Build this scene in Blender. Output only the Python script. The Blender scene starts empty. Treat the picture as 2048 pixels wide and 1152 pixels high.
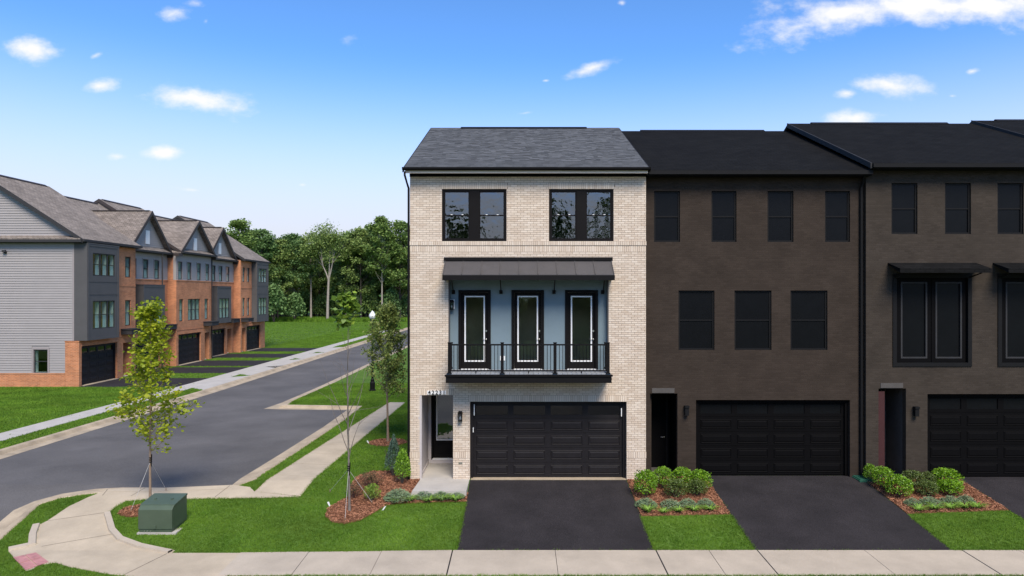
import bpy, bmesh, math, random
import numpy as np
from mathutils import Vector
from mathutils.geometry import tessellate_polygon
R = math.radians
# ------------------------------------------------------------------ camera, sky, sun, exposure
FPX, CX, CY, CAMZ = 1365.0, 1040.0, 586.0, 5.83          # focal length and vanishing point in photo pixels, eye height
scene = bpy.context.scene
COL = scene.collection
cam_d = bpy.data.cameras.new('camera'); cam = bpy.data.objects.new('camera', cam_d); COL.objects.link(cam)
cam.location = (0, 0, CAMZ); cam.rotation_euler = (R(90), 0, 0)
cam_d.sensor_width = 36; cam_d.lens = 36*FPX/2048
cam_d.shift_x = -(CX-1024)/2048; cam_d.shift_y = (CY-576)/2048
cam_d.clip_start = 0.1; cam_d.clip_end = 12000
scene.camera = cam
SUN_EL, SUN_AZ = 50.0, 163.0      # azimuth clockwise from +Y: behind the camera, a little to the right
w = bpy.data.worlds.new('World'); scene.world = w; w.use_nodes = True
wn = w.node_tree; wn.nodes.clear()
def WN(t, **k):
    n = wn.nodes.new(t)
    for a, b in k.items(): setattr(n, a, b)
    return n
def wl(a, b): wn.links.new(a, b)
def wmath(op, a, b=None, c=None, clamp=False):
    n = WN('ShaderNodeMath', operation=op, use_clamp=clamp)
    for i, q in enumerate((a, b, c)):
        if q is None: continue
        if isinstance(q, (int, float)): n.inputs[i].default_value = q
        else: wl(q, n.inputs[i])
    return n.outputs[0]
sky = WN('ShaderNodeTexSky', sky_type='NISHITA', sun_disc=False)
sky.sun_elevation = R(SUN_EL); sky.sun_rotation = R(SUN_AZ)
sky.air_density = 0.6; sky.dust_density = 0.0; sky.ozone_density = 6.0; sky.altitude = 0
tc = WN('ShaderNodeTexCoord')
sep = WN('ShaderNodeSeparateXYZ'); wl(tc.outputs['Generated'], sep.inputs[0])
ay = wmath('MAXIMUM', wmath('ABSOLUTE', sep.outputs[1]), 0.25)
uu = wmath('DIVIDE', sep.outputs[0], ay); vv = wmath('DIVIDE', sep.outputs[2], ay)
cmb = WN('ShaderNodeCombineXYZ'); wl(uu, cmb.inputs[0]); wl(vv, cmb.inputs[1])
nz = WN('ShaderNodeTexNoise'); nz.inputs['Scale'].default_value = 16; nz.inputs['Detail'].default_value = 7; nz.inputs['Roughness'].default_value = .6
mp = WN('ShaderNodeMapping'); mp.inputs['Scale'].default_value = (1, 1.7, 1); wl(cmb.outputs[0], mp.inputs[0]); wl(mp.outputs[0], nz.inputs['Vector'])
# fair-weather clouds: direction (u,v), half width, half height, tilt, strength
CLOUDS = [(65, 100, 72, 27, -.10, 1), (200, 171, 52, 15, .12, .95), (392, 198, 98, 28, -.12, 1.1), (236, 313, 24, 11, 0, .9), (328, 306, 46, 14, 0, 1),
          (345, 27, 60, 22, 0, .6), (392, 6, 42, 14, 0, .4), (412, 42, 16, 16, .5, .35), (190, 112, 24, 9, .4, .3), (690, 80, 40, 26, .5, .25),
          (1188, 134, 66, 14, .36, .85), (1244, 6, 14, 9, 0, .4), (1092, 161, 12, 5, 0, .3), (1050, 226, 34, 6, .1, .3),
          (1690, 28, 190, 34, .25, 1.2), (1900, 12, 330, 34, 0, 1.3), (1600, 52, 80, 26, .3, .8), (1785, 170, 80, 21, -.1, 1.15), (1692, 187, 27, 11, 0, .9), (1708, 236, 64, 20, 0, 1.1),
          (1944, 143, 22, 8, .2, .55), (1905, 192, 20, 7, 0, .3), (385, 380, 52, 9, -.1, .35), (605, 370, 16, 8, 0, .3), (2300, 90, 190, 32, .1, 1), (-220, 60, 150, 30, 0, 1),
          (-120, 250, 70, 20, 0, .9), (2450, 230, 90, 22, 0, .9), (900, -190, 210, 46, .1, 1), (250, -240, 160, 40, -.2, 1), (1500, -330, 260, 60, .2, 1), (-500, -120, 240, 60, 0, 1)]
best = None
for (px, py, a, b, t, s) in CLOUDS:
    m = WN('ShaderNodeMapping', vector_type='TEXTURE')
    m.inputs['Location'].default_value = ((px-CX)/FPX, (CY-py)/FPX, 0)
    m.inputs['Rotation'].default_value = (0, 0, t); m.inputs['Scale'].default_value = (1.5*a/FPX, 1.55*b/FPX, 1)
    wl(cmb.outputs[0], m.inputs[0])
    ln = WN('ShaderNodeVectorMath', operation='LENGTH'); wl(m.outputs[0], ln.inputs[0])
    v = wmath('MULTIPLY_ADD', ln.outputs[1], -1.0, 0.25+.5*s)
    best = v if best is None else wmath('MAXIMUM', best, v)
dens = wmath('ADD', best, wmath('MULTIPLY', wmath('SUBTRACT', nz.outputs['Fac'], .5), 1.7))
mr = WN('ShaderNodeMapRange', interpolation_type='SMOOTHSTEP'); wl(dens, mr.inputs[0]); mr.inputs[1].default_value = .0; mr.inputs[2].default_value = .88
above = WN('ShaderNodeMapRange', interpolation_type='SMOOTHSTEP'); wl(sep.outputs[2], above.inputs[0]); above.inputs[1].default_value = 0; above.inputs[2].default_value = .08
cfac = wmath('MULTIPLY', mr.outputs[0], above.outputs[0])
SKY_STR = 0.15
hs = WN('ShaderNodeHueSaturation'); hs.inputs['Saturation'].default_value = 1.06; hs.inputs['Value'].default_value = 1.5; wl(sky.outputs[0], hs.inputs['Color'])
hz = WN('ShaderNodeMapRange', interpolation_type='SMOOTHSTEP'); wl(sep.outputs[2], hz.inputs[0])      # pale summer haze, the same all round the horizon
hz.inputs[1].default_value = .07; hz.inputs[2].default_value = .335; hz.inputs[3].default_value = 1.0; hz.inputs[4].default_value = .0
tint = WN('ShaderNodeMixRGB', blend_type='MULTIPLY'); tint.inputs[0].default_value = 1; wl(hs.outputs[0], tint.inputs[1]); tint.inputs[2].default_value = (.85, .975, 1, 1)
hmix = WN('ShaderNodeMixRGB'); wl(hz.outputs[0], hmix.inputs[0]); wl(tint.outputs[0], hmix.inputs[1]); hmix.inputs[2].default_value = (3.7, 3.92, 4.5, 1)
mixc = WN('ShaderNodeMixRGB'); wl(cfac, mixc.inputs[0]); wl(hmix.outputs[0], mixc.inputs[1])
mixc.inputs[2].default_value = (4.9, 4.85, 4.85, 1)
bg = WN('ShaderNodeBackground'); bg.inputs['Strength'].default_value = SKY_STR; wl(mixc.outputs[0], bg.inputs[0])
wo = WN('ShaderNodeOutputWorld'); wl(bg.outputs[0], wo.inputs[0])
sd = bpy.data.lights.new('sun', 'SUN'); sd.energy = 3.7; sd.angle = R(28); sd.color = (1, .90, .77)
sun = bpy.data.objects.new('sun', sd); COL.objects.link(sun)
sdir = Vector((math.sin(R(SUN_AZ))*math.cos(R(SUN_EL)), math.cos(R(SUN_AZ))*math.cos(R(SUN_EL)), math.sin(R(SUN_EL))))
sun.rotation_euler = sdir.to_track_quat('Z', 'Y').to_euler(); sun.location = (0, -20, 60)
scene.view_settings.view_transform = 'Standard'; scene.view_settings.look = 'None'
scene.view_settings.exposure = 0.5; scene.view_settings.gamma = 1
scene.view_settings.use_curve_mapping = False
scene.cycles.max_bounces = 8; scene.cycles.transparent_max_bounces = 12

# ------------------------------------------------------------------ terrain profile and pixel -> ground
GK = [(-3000, -.95), (-30, -.95), (10, -.80), (15.3, -.60), (16.9, -.56), (21.25, 0.0), (26, -.02), (43, -.13), (150, -.12), (3000, -.12)]
GY = [k[0] for k in GK]; GZ = [k[1] for k in GK]
def G(y): return float(np.interp(y, GY, GZ))
def gp(px, py, off=0.0):
    lo, hi = 5.0, 2500.0
    for _ in range(60):
        m = .5*(lo+hi)
        if (CAMZ-G(m)-off)*FPX/m > (py-CY): lo = m
        else: hi = m
    return ((px-CX)*lo/FPX, lo)
def gps(pts, off=0.0): return [gp(a, b, off) for a, b in pts]

# ------------------------------------------------------------------ materials
MATS = {}
def mat(name, col, rough=.7, metal=0., var=.12, vscale=3., col2=None, bump=0., bscale=60., island=0., spec=.4, fine=0., translucent=0., noise_detail=5):
    m = bpy.data.materials.new(name); m.use_nodes = True; nt = m.node_tree; N = nt.nodes; L = nt.links
    p = N['Principled BSDF']; p.inputs['Roughness'].default_value = rough; p.inputs['Metallic'].default_value = metal
    p.inputs['Specular IOR Level'].default_value = spec
    geo = N.new('ShaderNodeNewGeometry')
    c2 = col2 if col2 else tuple(min(1, c*(1-var*1.6)) for c in col)
    n = N.new('ShaderNodeTexNoise'); n.inputs['Scale'].default_value = vscale; n.inputs['Detail'].default_value = noise_detail; n.inputs['Roughness'].default_value = .62
    L.new(geo.outputs['Position'], n.inputs['Vector'])
    fac = n.outputs['Fac']
    rp = N.new('ShaderNodeMapRange'); rp.inputs[1].default_value = .3; rp.inputs[2].default_value = .7; L.new(fac, rp.inputs[0]); fac = rp.outputs[0]
    if island > 0:
        oi = N.new('ShaderNodeObjectInfo'); ad = N.new('ShaderNodeMath'); ad.operation = 'ADD'; L.new(geo.outputs['Random Per Island'], ad.inputs[0]); L.new(oi.outputs['Random'], ad.inputs[1])
        fr = N.new('ShaderNodeMath'); fr.operation = 'FRACT'; L.new(ad.outputs[0], fr.inputs[0])
        mx = N.new('ShaderNodeMix'); mx.data_type = 'FLOAT'; mx.inputs[0].default_value = island; L.new(fac, mx.inputs[2]); L.new(fr.outputs[0], mx.inputs[3]); fac = mx.outputs[0]
    mc = N.new('ShaderNodeMixRGB'); mc.inputs[1].default_value = (*col, 1); mc.inputs[2].default_value = (*c2, 1); L.new(fac, mc.inputs[0])
    out = mc.outputs[0]
    if fine > 0:
        f = N.new('ShaderNodeTexNoise'); f.inputs['Scale'].default_value = bscale; f.inputs['Detail'].default_value = 2; L.new(geo.outputs['Position'], f.inputs['Vector'])
        f2 = N.new('ShaderNodeMapRange'); f2.inputs[1].default_value = .25; f2.inputs[2].default_value = .75; f2.inputs[3].default_value = 1-fine; f2.inputs[4].default_value = 1+fine; L.new(f.outputs['Fac'], f2.inputs[0])
        ml = N.new('ShaderNodeMixRGB'); ml.blend_type = 'MULTIPLY'; ml.inputs[0].default_value = 1; L.new(out, ml.inputs[1]); L.new(f2.outputs[0], ml.inputs[2]); out = ml.outputs[0]
    L.new(out, p.inputs['Base Color'])
    if bump > 0:
        b = N.new('ShaderNodeBump'); b.inputs['Strength'].default_value = bump; b.inputs['Distance'].default_value = .02
        bn = N.new('ShaderNodeTexNoise'); bn.inputs['Scale'].default_value = bscale; bn.inputs['Detail'].default_value = 4; L.new(geo.outputs['Position'], bn.inputs['Vector'])
        L.new(bn.outputs['Fac'], b.inputs['Height']); L.new(b.outputs[0], p.inputs['Normal'])
    if translucent > 0:
        tr = N.new('ShaderNodeBsdfTranslucent'); L.new(out, tr.inputs[0])
        ms = N.new('ShaderNodeMixShader'); ms.inputs[0].default_value = translucent
        L.new(p.outputs[0], ms.inputs[1]); L.new(tr.outputs[0], ms.inputs[2]); L.new(ms.outputs[0], N['Material Output'].inputs[0])
    MATS[name] = m
    return m
def pattern_mat(name, axis, bw, bh, c1, c2, mortar, msize, zscale=1., rough=.85, bump=.4, offset=.5, wear=.15, spec=.12):
    """far brickwork or shingles: Brick Texture in world metres; axis 'xy' = walls (x+y, z), 'y' / 'x' = along that axis"""
    m = bpy.data.materials.new(name); m.use_nodes = True; nt = m.node_tree; N = nt.nodes; L = nt.links
    p = N['Principled BSDF']; p.inputs['Roughness'].default_value = rough; p.inputs['Specular IOR Level'].default_value = spec
    geo = N.new('ShaderNodeNewGeometry'); s = N.new('ShaderNodeSeparateXYZ'); L.new(geo.outputs['Position'], s.inputs[0])
    cb = N.new('ShaderNodeCombineXYZ')
    if axis == 'xy':
        a = N.new('ShaderNodeMath'); L.new(s.outputs[0], a.inputs[0]); L.new(s.outputs[1], a.inputs[1]); L.new(a.outputs[0], cb.inputs[0])
    else: L.new(s.outputs[0 if axis == 'x' else 1], cb.inputs[0])
    zz = N.new('ShaderNodeMath'); zz.operation = 'MULTIPLY'; zz.inputs[1].default_value = zscale; L.new(s.outputs[2], zz.inputs[0]); L.new(zz.outputs[0], cb.inputs[1])
    br = N.new('ShaderNodeTexBrick'); br.offset = offset; L.new(cb.outputs[0], br.inputs['Vector'])
    br.inputs['Scale'].default_value = 1; br.inputs['Brick Width'].default_value = bw; br.inputs['Row Height'].default_value = bh; br.inputs['Mortar Size'].default_value = msize; br.inputs['Mortar Smooth'].default_value = .1
    br.inputs['Color1'].default_value = (*c1, 1); br.inputs['Color2'].default_value = (*c2, 1); br.inputs['Mortar'].default_value = (*mortar, 1)
    n = N.new('ShaderNodeTexNoise'); n.inputs['Scale'].default_value = 1.3; n.inputs['Detail'].default_value = 6; L.new(geo.outputs['Position'], n.inputs['Vector'])
    r = N.new('ShaderNodeMapRange'); r.inputs[1].default_value = .3; r.inputs[2].default_value = .7; r.inputs[3].default_value = 1-wear; r.inputs[4].default_value = 1+wear; L.new(n.outputs['Fac'], r.inputs[0])
    ml = N.new('ShaderNodeMixRGB'); ml.blend_type = 'MULTIPLY'; ml.inputs[0].default_value = 1; L.new(br.outputs['Color'], ml.inputs[1]); L.new(r.outputs[0], ml.inputs[2]); L.new(ml.outputs[0], p.inputs['Base Color'])
    if bump:
        b = N.new('ShaderNodeBump'); b.inputs['Strength'].default_value = bump; b.inputs['Distance'].default_value = .01; b.invert = True
        L.new(br.outputs['Fac'], b.inputs['Height']); L.new(b.outputs[0], p.inputs['Normal'])
    MATS[name] = m
    return m
def glass(name, tint, refl, wave=0., wscale=2.):
    m = bpy.data.materials.new(name); m.use_nodes = True; nt = m.node_tree; N = nt.nodes; L = nt.links
    N.remove(N['Principled BSDF'])
    t = N.new('ShaderNodeBsdfTransparent'); t.inputs[0].default_value = (*tint, 1)
    g = N.new('ShaderNodeBsdfGlossy'); g.inputs['Roughness'].default_value = .015; g.inputs[0].default_value = (.92, .96, 1, 1)
    fr = N.new('ShaderNodeFresnel'); fr.inputs[0].default_value = 1.5
    ad = N.new('ShaderNodeMath'); ad.operation = 'ADD'; ad.use_clamp = True; ad.inputs[1].default_value = refl; L.new(fr.outputs[0], ad.inputs[0])
    gb = N.new('ShaderNodeNewGeometry'); inv = N.new('ShaderNodeMath'); inv.operation = 'SUBTRACT'; inv.inputs[0].default_value = 1; L.new(gb.outputs['Backfacing'], inv.inputs[1])
    fm = N.new('ShaderNodeMath'); fm.operation = 'MULTIPLY'; L.new(ad.outputs[0], fm.inputs[0]); L.new(inv.outputs[0], fm.inputs[1])      # reflect once per pane, at its outer face
    if wave > 0:
        geo = N.new('ShaderNodeNewGeometry'); n = N.new('ShaderNodeTexNoise'); n.inputs['Scale'].default_value = wscale; n.inputs['Detail'].default_value = 3; L.new(geo.outputs['Position'], n.inputs['Vector'])
        b = N.new('ShaderNodeBump'); b.inputs['Strength'].default_value = wave; b.inputs['Distance'].default_value = .05; L.new(n.outputs['Fac'], b.inputs['Height']); L.new(b.outputs[0], g.inputs['Normal'])
    ms = N.new('ShaderNodeMixShader'); L.new(fm.outputs[0], ms.inputs[0]); L.new(t.outputs[0], ms.inputs[1]); L.new(g.outputs[0], ms.inputs[2]); L.new(ms.outputs[0], N['Material Output'].inputs[0])
    MATS[name] = m
M = MATS
mat('asphalt_road', (.122, .114, .108), .9, var=.26, vscale=.28, bump=.25, bscale=40, fine=.3)
mat('asphalt_drive', (.030, .026, .0275), .9, var=.28, vscale=.9, bump=.5, bscale=45, fine=.5, spec=.25)
mat('concrete', (.47, .40, .31), .9, var=.14, vscale=1.1, bump=.12, bscale=60, fine=.10)
mat('concrete_cream', (.50, .415, .30), .9, var=.16, vscale=1.0, bump=.12, bscale=60, fine=.10)
mat('concrete_grey', (.46, .43, .385), .9, var=.12, vscale=1.5, bump=.1, bscale=60, fine=.08)
mat('curb_concrete', (.47, .38, .265), .9, var=.25, vscale=1.4, bump=.15, bscale=50, fine=.12)
mat('tactile_red', (.52, .24, .23), .85, var=.25, vscale=6, bump=.3, bscale=60)
mat('soil_grass', (.055, .115, .015), 1., col2=(.10, .17, .03), vscale=1.2, bump=.5, bscale=40, fine=.4, spec=.1, noise_detail=8)
mat('grass', (.062, .16, .010), .8, col2=(.18, .295, .03), vscale=1.1, bscale=.45, fine=.30, island=.45, spec=.2, translucent=.25)
mat('ground_far', (.05, .12, .02), 1., col2=(.08, .16, .03), vscale=.1, spec=.1)
mat('mulch', (.12, .055, .03), 1., col2=(.2, .09, .05), vscale=14, bump=.6, bscale=50, spec=.1)
mat('mulch_chip', (.15, .062, .035), .95, col2=(.46, .22, .125), vscale=30, island=.85, spec=.15)
mat('brick_cream', (.70, .605, .495), .9, col2=(.54, .435, .335), vscale=1.5, island=.72, bump=.25, bscale=90, fine=.1, spec=.2)
mat('mortar_cream', (.33, .26, .20), .95, var=.15, vscale=4)
mat('black_trim', (.007, .006, .006), .6, spec=.12, var=.1)
mat('black_metal', (.007, .0063, .0065), .6, metal=.0, var=.1, spec=.14)
mat('canopy_metal', (.075, .069, .068), .6, metal=.0, var=.12, vscale=1.5)
mat('garage_black', (.014, .0122, .0135), .6, spec=.2, var=.15, vscale=5, bump=.08, bscale=150)
mat('blue_panel', (.165, .225, .255), .75, var=.06, vscale=2, bump=.1, bscale=80)
mat('white_paint', (.78, .78, .77), .5, var=.05)
mat('white_plastic', (.8, .8, .78), .4, var=.04)
mat('jamb_mauve', (.52, .475, .46), .6, var=.05)
mat('fascia_tan', (.62, .53, .42), .6, var=.06)
mat('metal_silver', (.6, .58, .54), .3, metal=.9, var=.05)
mat('deck_grey', (.36, .38, .40), .7, island=.5, var=.12)
mat('interior', (.80, .78, .74), .9, var=.05)
mat('shingle_grey', (.125, .13, .136), .95, col2=(.058, .061, .065), vscale=3, island=.65, bump=.3, bscale=150, fine=.2, spec=.2)
mat('roof_under', (.03, .031, .034), .95)
glass('glass_dark', (.5, .56, .6), .16, .10, 1.6)
glass('glass_film', (.34, .38, .42), .13, .22, 2.2)
glass('glass_teal', (.80, .88, .86), .05, .08, 1.5)
glass('glass_garage', (.25, .25, .26), .01, .05, 1.5)
glass('glass_door', (.80, .80, .72), .05, .08, 2.)
mat('siding_grey', (.33, .305, .295), .7, var=.07, vscale=1., island=.3)
mat('panel_charcoal', (.088, .084, .083), .65, var=.10, vscale=1.2)
mat('trim_charcoal', (.04, .039, .041), .7, spec=.2, var=.1)
mat('trim_brown', (.045, .035, .032), .6, var=.1)
mat('window_trim', (.30, .265, .26), .6, var=.05)
pattern_mat('brick_red', 'xy', .22, .08, (.56, .21, .09), (.39, .14, .06), (.48, .29, .185), .011, bump=.3)
pattern_mat('roof_brown_y', 'y', .32, .15, (.265, .225, .19), (.185, .158, .135), (.115, .097, .082), .012, zscale=1.75, wear=.2)
pattern_mat('roof_brown_x', 'x', .34, .17, (.26, .22, .187), (.17, .145, .125), (.085, .07, .06), .016, zscale=1.5, wear=.2)
pattern_mat('roof_dimmed', 'x', .3, .14, (.0125, .0125, .0125), (.0095, .0095, .0095), (.007, .007, .007), .012, zscale=2.4, wear=.12, bump=.2, spec=.03)  # neighbours' roof with the overlaid darkening in its base colour
pattern_mat('brick_cream_side', 'xy', .203, .0677, (.66, .575, .475), (.54, .45, .36), (.36, .29, .225), .010, bump=.4)
pattern_mat('brick_dimmed_taupe', 'xy', .203, .0677, (.044, .033, .0255), (.035, .026, .020), (.038, .0285, .022), .009, bump=.2, wear=.14)  # neighbour's brick, darkened by an overlay; the dimming is in the colour
pattern_mat('brick_dimmed_umber', 'xy', .203, .0677, (.051, .041, .0325), (.040, .032, .025), (.044, .035, .0275), .009, bump=.2, wear=.14)  # same overlay dimming put into the next neighbour's brick colour
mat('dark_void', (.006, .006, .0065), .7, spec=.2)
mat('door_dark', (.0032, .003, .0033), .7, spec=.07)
mat('dark_pane', (.006, .0065, .0075), .3, spec=.12)
mat('frame_dim', (.042, .042, .044), .7, spec=.1)
mat('lintel_dark', (.085, .077, .07), .8)
mat('red_dark', (.05, .012, .012), .7)
mat('bark_grey', (.20, .175, .15), .95, col2=(.12, .10, .085), vscale=8, bump=.4, bscale=30)
mat('bark_pale', (.36, .315, .265), .95, col2=(.24, .21, .18), vscale=2.5, bump=.3, bscale=20)
mat('bark_dark', (.085, .07, .058), .95, var=.3, vscale=4)
mat('bark_tan', (.30, .21, .14), .9, col2=(.2, .15, .11), vscale=12)
mat('twig_brown', (.13, .06, .045), .9, var=.3, vscale=8)
mat('leaf_forest', (.095, .165, .04), .6, col2=(.25, .35, .09), vscale=.25, island=.5, spec=.25, translucent=.3)
mat('leaf_forest_blue', (.085, .165, .055), .6, col2=(.19, .30, .10), vscale=.25, island=.5, spec=.25, translucent=.3)
mat('leaf_forest_olive', (.145, .215, .055), .6, col2=(.29, .38, .11), vscale=.3, island=.5, spec=.25, translucent=.3)
mat('leaf_lime', (.47, .50, .025), .55, col2=(.24, .33, .03), vscale=1.2, island=.55, spec=.3, translucent=.48)
mat('leaf_fresh', (.32, .45, .05), .5, col2=(.055, .14, .03), vscale=2, island=.6, spec=.35, translucent=.35)
mat('leaf_street', (.19, .26, .045), .5, col2=(.32, .36, .11), vscale=2, island=.6, spec=.35, translucent=.3)
mat('leaf_box', (.065, .17, .010), .4, col2=(.24, .42, .02), vscale=12, island=.75, spec=.4, translucent=.2)
mat('leaf_box_deep', (.05, .085, .016), .45, col2=(.14, .19, .04), vscale=12, island=.75, spec=.4, translucent=.2)
mat('leaf_holly', (.03, .075, .022), .3, col2=(.09, .17, .06), vscale=9, island=.7, spec=.5, translucent=.15)
mat('leaf_blue_spruce', (.035, .075, .05), .6, col2=(.085, .14, .10), vscale=8, island=.7, spec=.3)
mat('leaf_juniper', (.14, .215, .11), .65, col2=(.25, .33, .18), vscale=8, island=.7, spec=.25, translucent=.15)
mat('leaf_brown', (.10, .055, .03), .7, col2=(.075, .085, .025), vscale=8, island=.7, translucent=.2)
mat('leaf_strap', (.15, .30, .035), .45, col2=(.3, .46, .08), vscale=9, island=.7, spec=.4, translucent=.25)
mat('transformer_green', (.070, .100, .064), .45, var=.12, vscale=3, spec=.45)
mat('lid_green', (.02, .10, .065), .5)
mat('rope_white', (.6, .58, .55), .9)
mat('globe', (.75, .77, .78), .25, var=.03, spec=.5)
mat('label_dark', (.012, .012, .014), .5)

# ------------------------------------------------------------------ mesh and object helpers
class MB:
    def __init__(s): s.v = []; s.f = []
    def poly(s, pts):
        i = len(s.v); s.v += [tuple(p) for p in pts]; s.f.append(tuple(range(i, i+len(pts)))); return s
    def hexa(s, p):                       # 8 corners: bottom ring 0-3, top ring 4-7
        i = len(s.v); s.v += [tuple(q) for q in p]
        s.f += [tuple(i+k for k in q) for q in ((0, 3, 2, 1), (4, 5, 6, 7), (0, 1, 5, 4), (1, 2, 6, 5), (2, 3, 7, 6), (3, 0, 4, 7))]; return s
    def box(s, x0, x1, y0, y1, z0, z1):
        return s.hexa([(x0, y0, z0), (x1, y0, z0), (x1, y1, z0), (x0, y1, z0), (x0, y0, z1), (x1, y0, z1), (x1, y1, z1), (x0, y1, z1)])
    def fb(s, F, u0, u1, z0, z1, d0, d1):
        return s.hexa([F(u0, z0, d0), F(u1, z0, d0), F(u1, z0, d1), F(u0, z0, d1), F(u0, z1, d0), F(u1, z1, d0), F(u1, z1, d1), F(u0, z1, d1)])
    def prism(s, pts, vec):               # polygon swept along vec
        n = len(pts); i = len(s.v); vec = Vector(vec)
        s.v += [tuple(p) for p in pts] + [tuple(Vector(p)+vec) for p in pts]
        s.f.append(tuple(range(i+n-1, i-1, -1))); s.f.append(tuple(range(i+n, i+2*n)))
        for k in range(n): s.f.append((i+k, i+(k+1) % n, i+n+(k+1) % n, i+n+k))
        return s
    def tube(s, pts, rad, n=8, caps=True):
        pts = [Vector(p) for p in pts]; i0 = len(s.v)
        if not hasattr(rad, '__len__'): rad = [rad]*len(pts)
        for k, p in enumerate(pts):
            t = (pts[min(k+1, len(pts)-1)]-pts[max(k-1, 0)]).normalized()
            a = t.cross(Vector((0, 0, 1)) if abs(t.z) < .9 else Vector((1, 0, 0))).normalized(); b = t.cross(a)
            for j in range(n):
                q = p+(a*math.cos(2*math.pi*j/n)+b*math.sin(2*math.pi*j/n))*rad[k]; s.v.append(tuple(q))
        for k in range(len(pts)-1):
            for j in range(n):
                s.f.append((i0+k*n+j, i0+k*n+(j+1) % n, i0+(k+1)*n+(j+1) % n, i0+(k+1)*n+j))
        if caps:
            s.f.append(tuple(i0+j for j in range(n-1, -1, -1))); e = i0+(len(pts)-1)*n; s.f.append(tuple(e+j for j in range(n)))
        return s
    def lathe(s, c, prof, n=16):
        i0 = len(s.v)
        for r, z in prof:
            for j in range(n): s.v.append((c[0]+r*math.cos(2*math.pi*j/n), c[1]+r*math.sin(2*math.pi*j/n), c[2]+z))
        for k in range(len(prof)-1):
            for j in range(n): s.f.append((i0+k*n+j, i0+k*n+(j+1) % n, i0+(k+1)*n+(j+1) % n, i0+(k+1)*n+j))
        s.f.append(tuple(i0+j for j in range(n-1, -1, -1))); e = i0+(len(prof)-1)*n; s.f.append(tuple(e+j for j in range(n)))
        return s
    def mesh(s, name, material, smooth=False, bevel=0.):
        me = bpy.data.meshes.new(name); me.from_pydata(s.v, [], s.f)
        bm = bmesh.new(); bm.from_mesh(me); bmesh.ops.recalc_face_normals(bm, faces=bm.faces)
        if bevel > 0: bmesh.ops.bevel(bm, geom=list(bm.edges), offset=bevel, segments=2, profile=.6, affect='EDGES', clamp_overlap=True)
        bm.to_mesh(me); bm.free()
        if smooth: me.polygons.foreach_set('use_smooth', [True]*len(me.polygons))
        me.materials.append(M[material]); return me
WOFF = {}
def link(name, me, parent=None, loc=None):
    """mesh given in world coordinates (loc None) or placed at world position loc"""
    o = bpy.data.objects.new(name, me); COL.objects.link(o)
    base = Vector(WOFF.get(parent.name, (0, 0, 0))) if parent else Vector()
    o.parent = parent
    p = Vector(loc) if loc is not None else Vector()
    o.location = p-base; WOFF[o.name] = tuple(p)
    return o
def part(name, mb, material, parent, smooth=False, bevel=0.): return link(name, mb.mesh(name, material, smooth, bevel), parent)
def thing(name, label, cat, loc, group=None):
    o = bpy.data.objects.new(name, None); COL.objects.link(o); o.location = loc; o.empty_display_size = .2
    WOFF[o.name] = tuple(loc); tag(o, label, cat, group); return o
def tag(o, label=None, cat=None, group=None, kind=None):
    if label: o['label'] = label
    if cat: o['category'] = cat
    if group: o['group'] = group
    if kind: o['kind'] = kind
    return o
def np_mesh(name, V, nper, material, smooth=False):
    """V: (N*nper,3) array, consecutive nper vertices form a face"""
    V = np.asarray(V, dtype=np.float32).reshape(-1, 3); n = len(V)//nper
    me = bpy.data.meshes.new(name); me.vertices.add(len(V)); me.vertices.foreach_set('co', V.ravel())
    me.loops.add(n*nper); me.loops.foreach_set('vertex_index', np.arange(n*nper, dtype=np.int32))
    me.polygons.add(n); me.polygons.foreach_set('loop_start', np.arange(0, n*nper, nper, dtype=np.int32))
    me.update(calc_edges=True); me.materials.append(M[material])
    if smooth: me.polygons.foreach_set('use_smooth', [True]*n)
    return me

# ------------------------------------------------------------------ ground sheets
def ground_bm(poly, off):
    bm = bmesh.new(); vs = [bm.verts.new((x, y, 0)) for x, y in poly]
    for t in tessellate_polygon([[Vector((x, y, 0)) for x, y in poly]]): bm.faces.new([vs[i] for i in t])
    ymin = min(p[1] for p in poly); ymax = max(p[1] for p in poly)
    for k in GY:
        if ymin < k < ymax:
            bmesh.ops.bisect_plane(bm, geom=bm.verts[:]+bm.edges[:]+bm.faces[:], dist=1e-5, plane_co=(0, k, 0), plane_no=(0, 1, 0))
    for v in bm.verts: v.co.z = G(v.co.y)+off
    for f in bm.faces:
        f.normal_update()
        if f.normal.z < 0: f.normal_flip()
    return bm
def slab(name, poly, off, thick, material, parent=None, kind='structure', label=None):
    bm = ground_bm(poly, off)
    if thick > 0:
        edges = [e for e in bm.edges if e.is_boundary]; low = {}
        for e in edges:
            for v in e.verts:
                if v not in low: low[v] = bm.verts.new((v.co.x, v.co.y, v.co.z-thick))
        for e in edges:
            a, b = e.verts; bm.faces.new((a, b, low[b], low[a]))
        bmesh.ops.recalc_face_normals(bm, faces=bm.faces[:])
    me = bpy.data.meshes.new(name); bm.to_mesh(me); bm.free(); me.materials.append(M[material])
    o = link(name, me, parent)
    if kind and not parent: o['kind'] = kind
    if label: o['label'] = label
    return o
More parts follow.
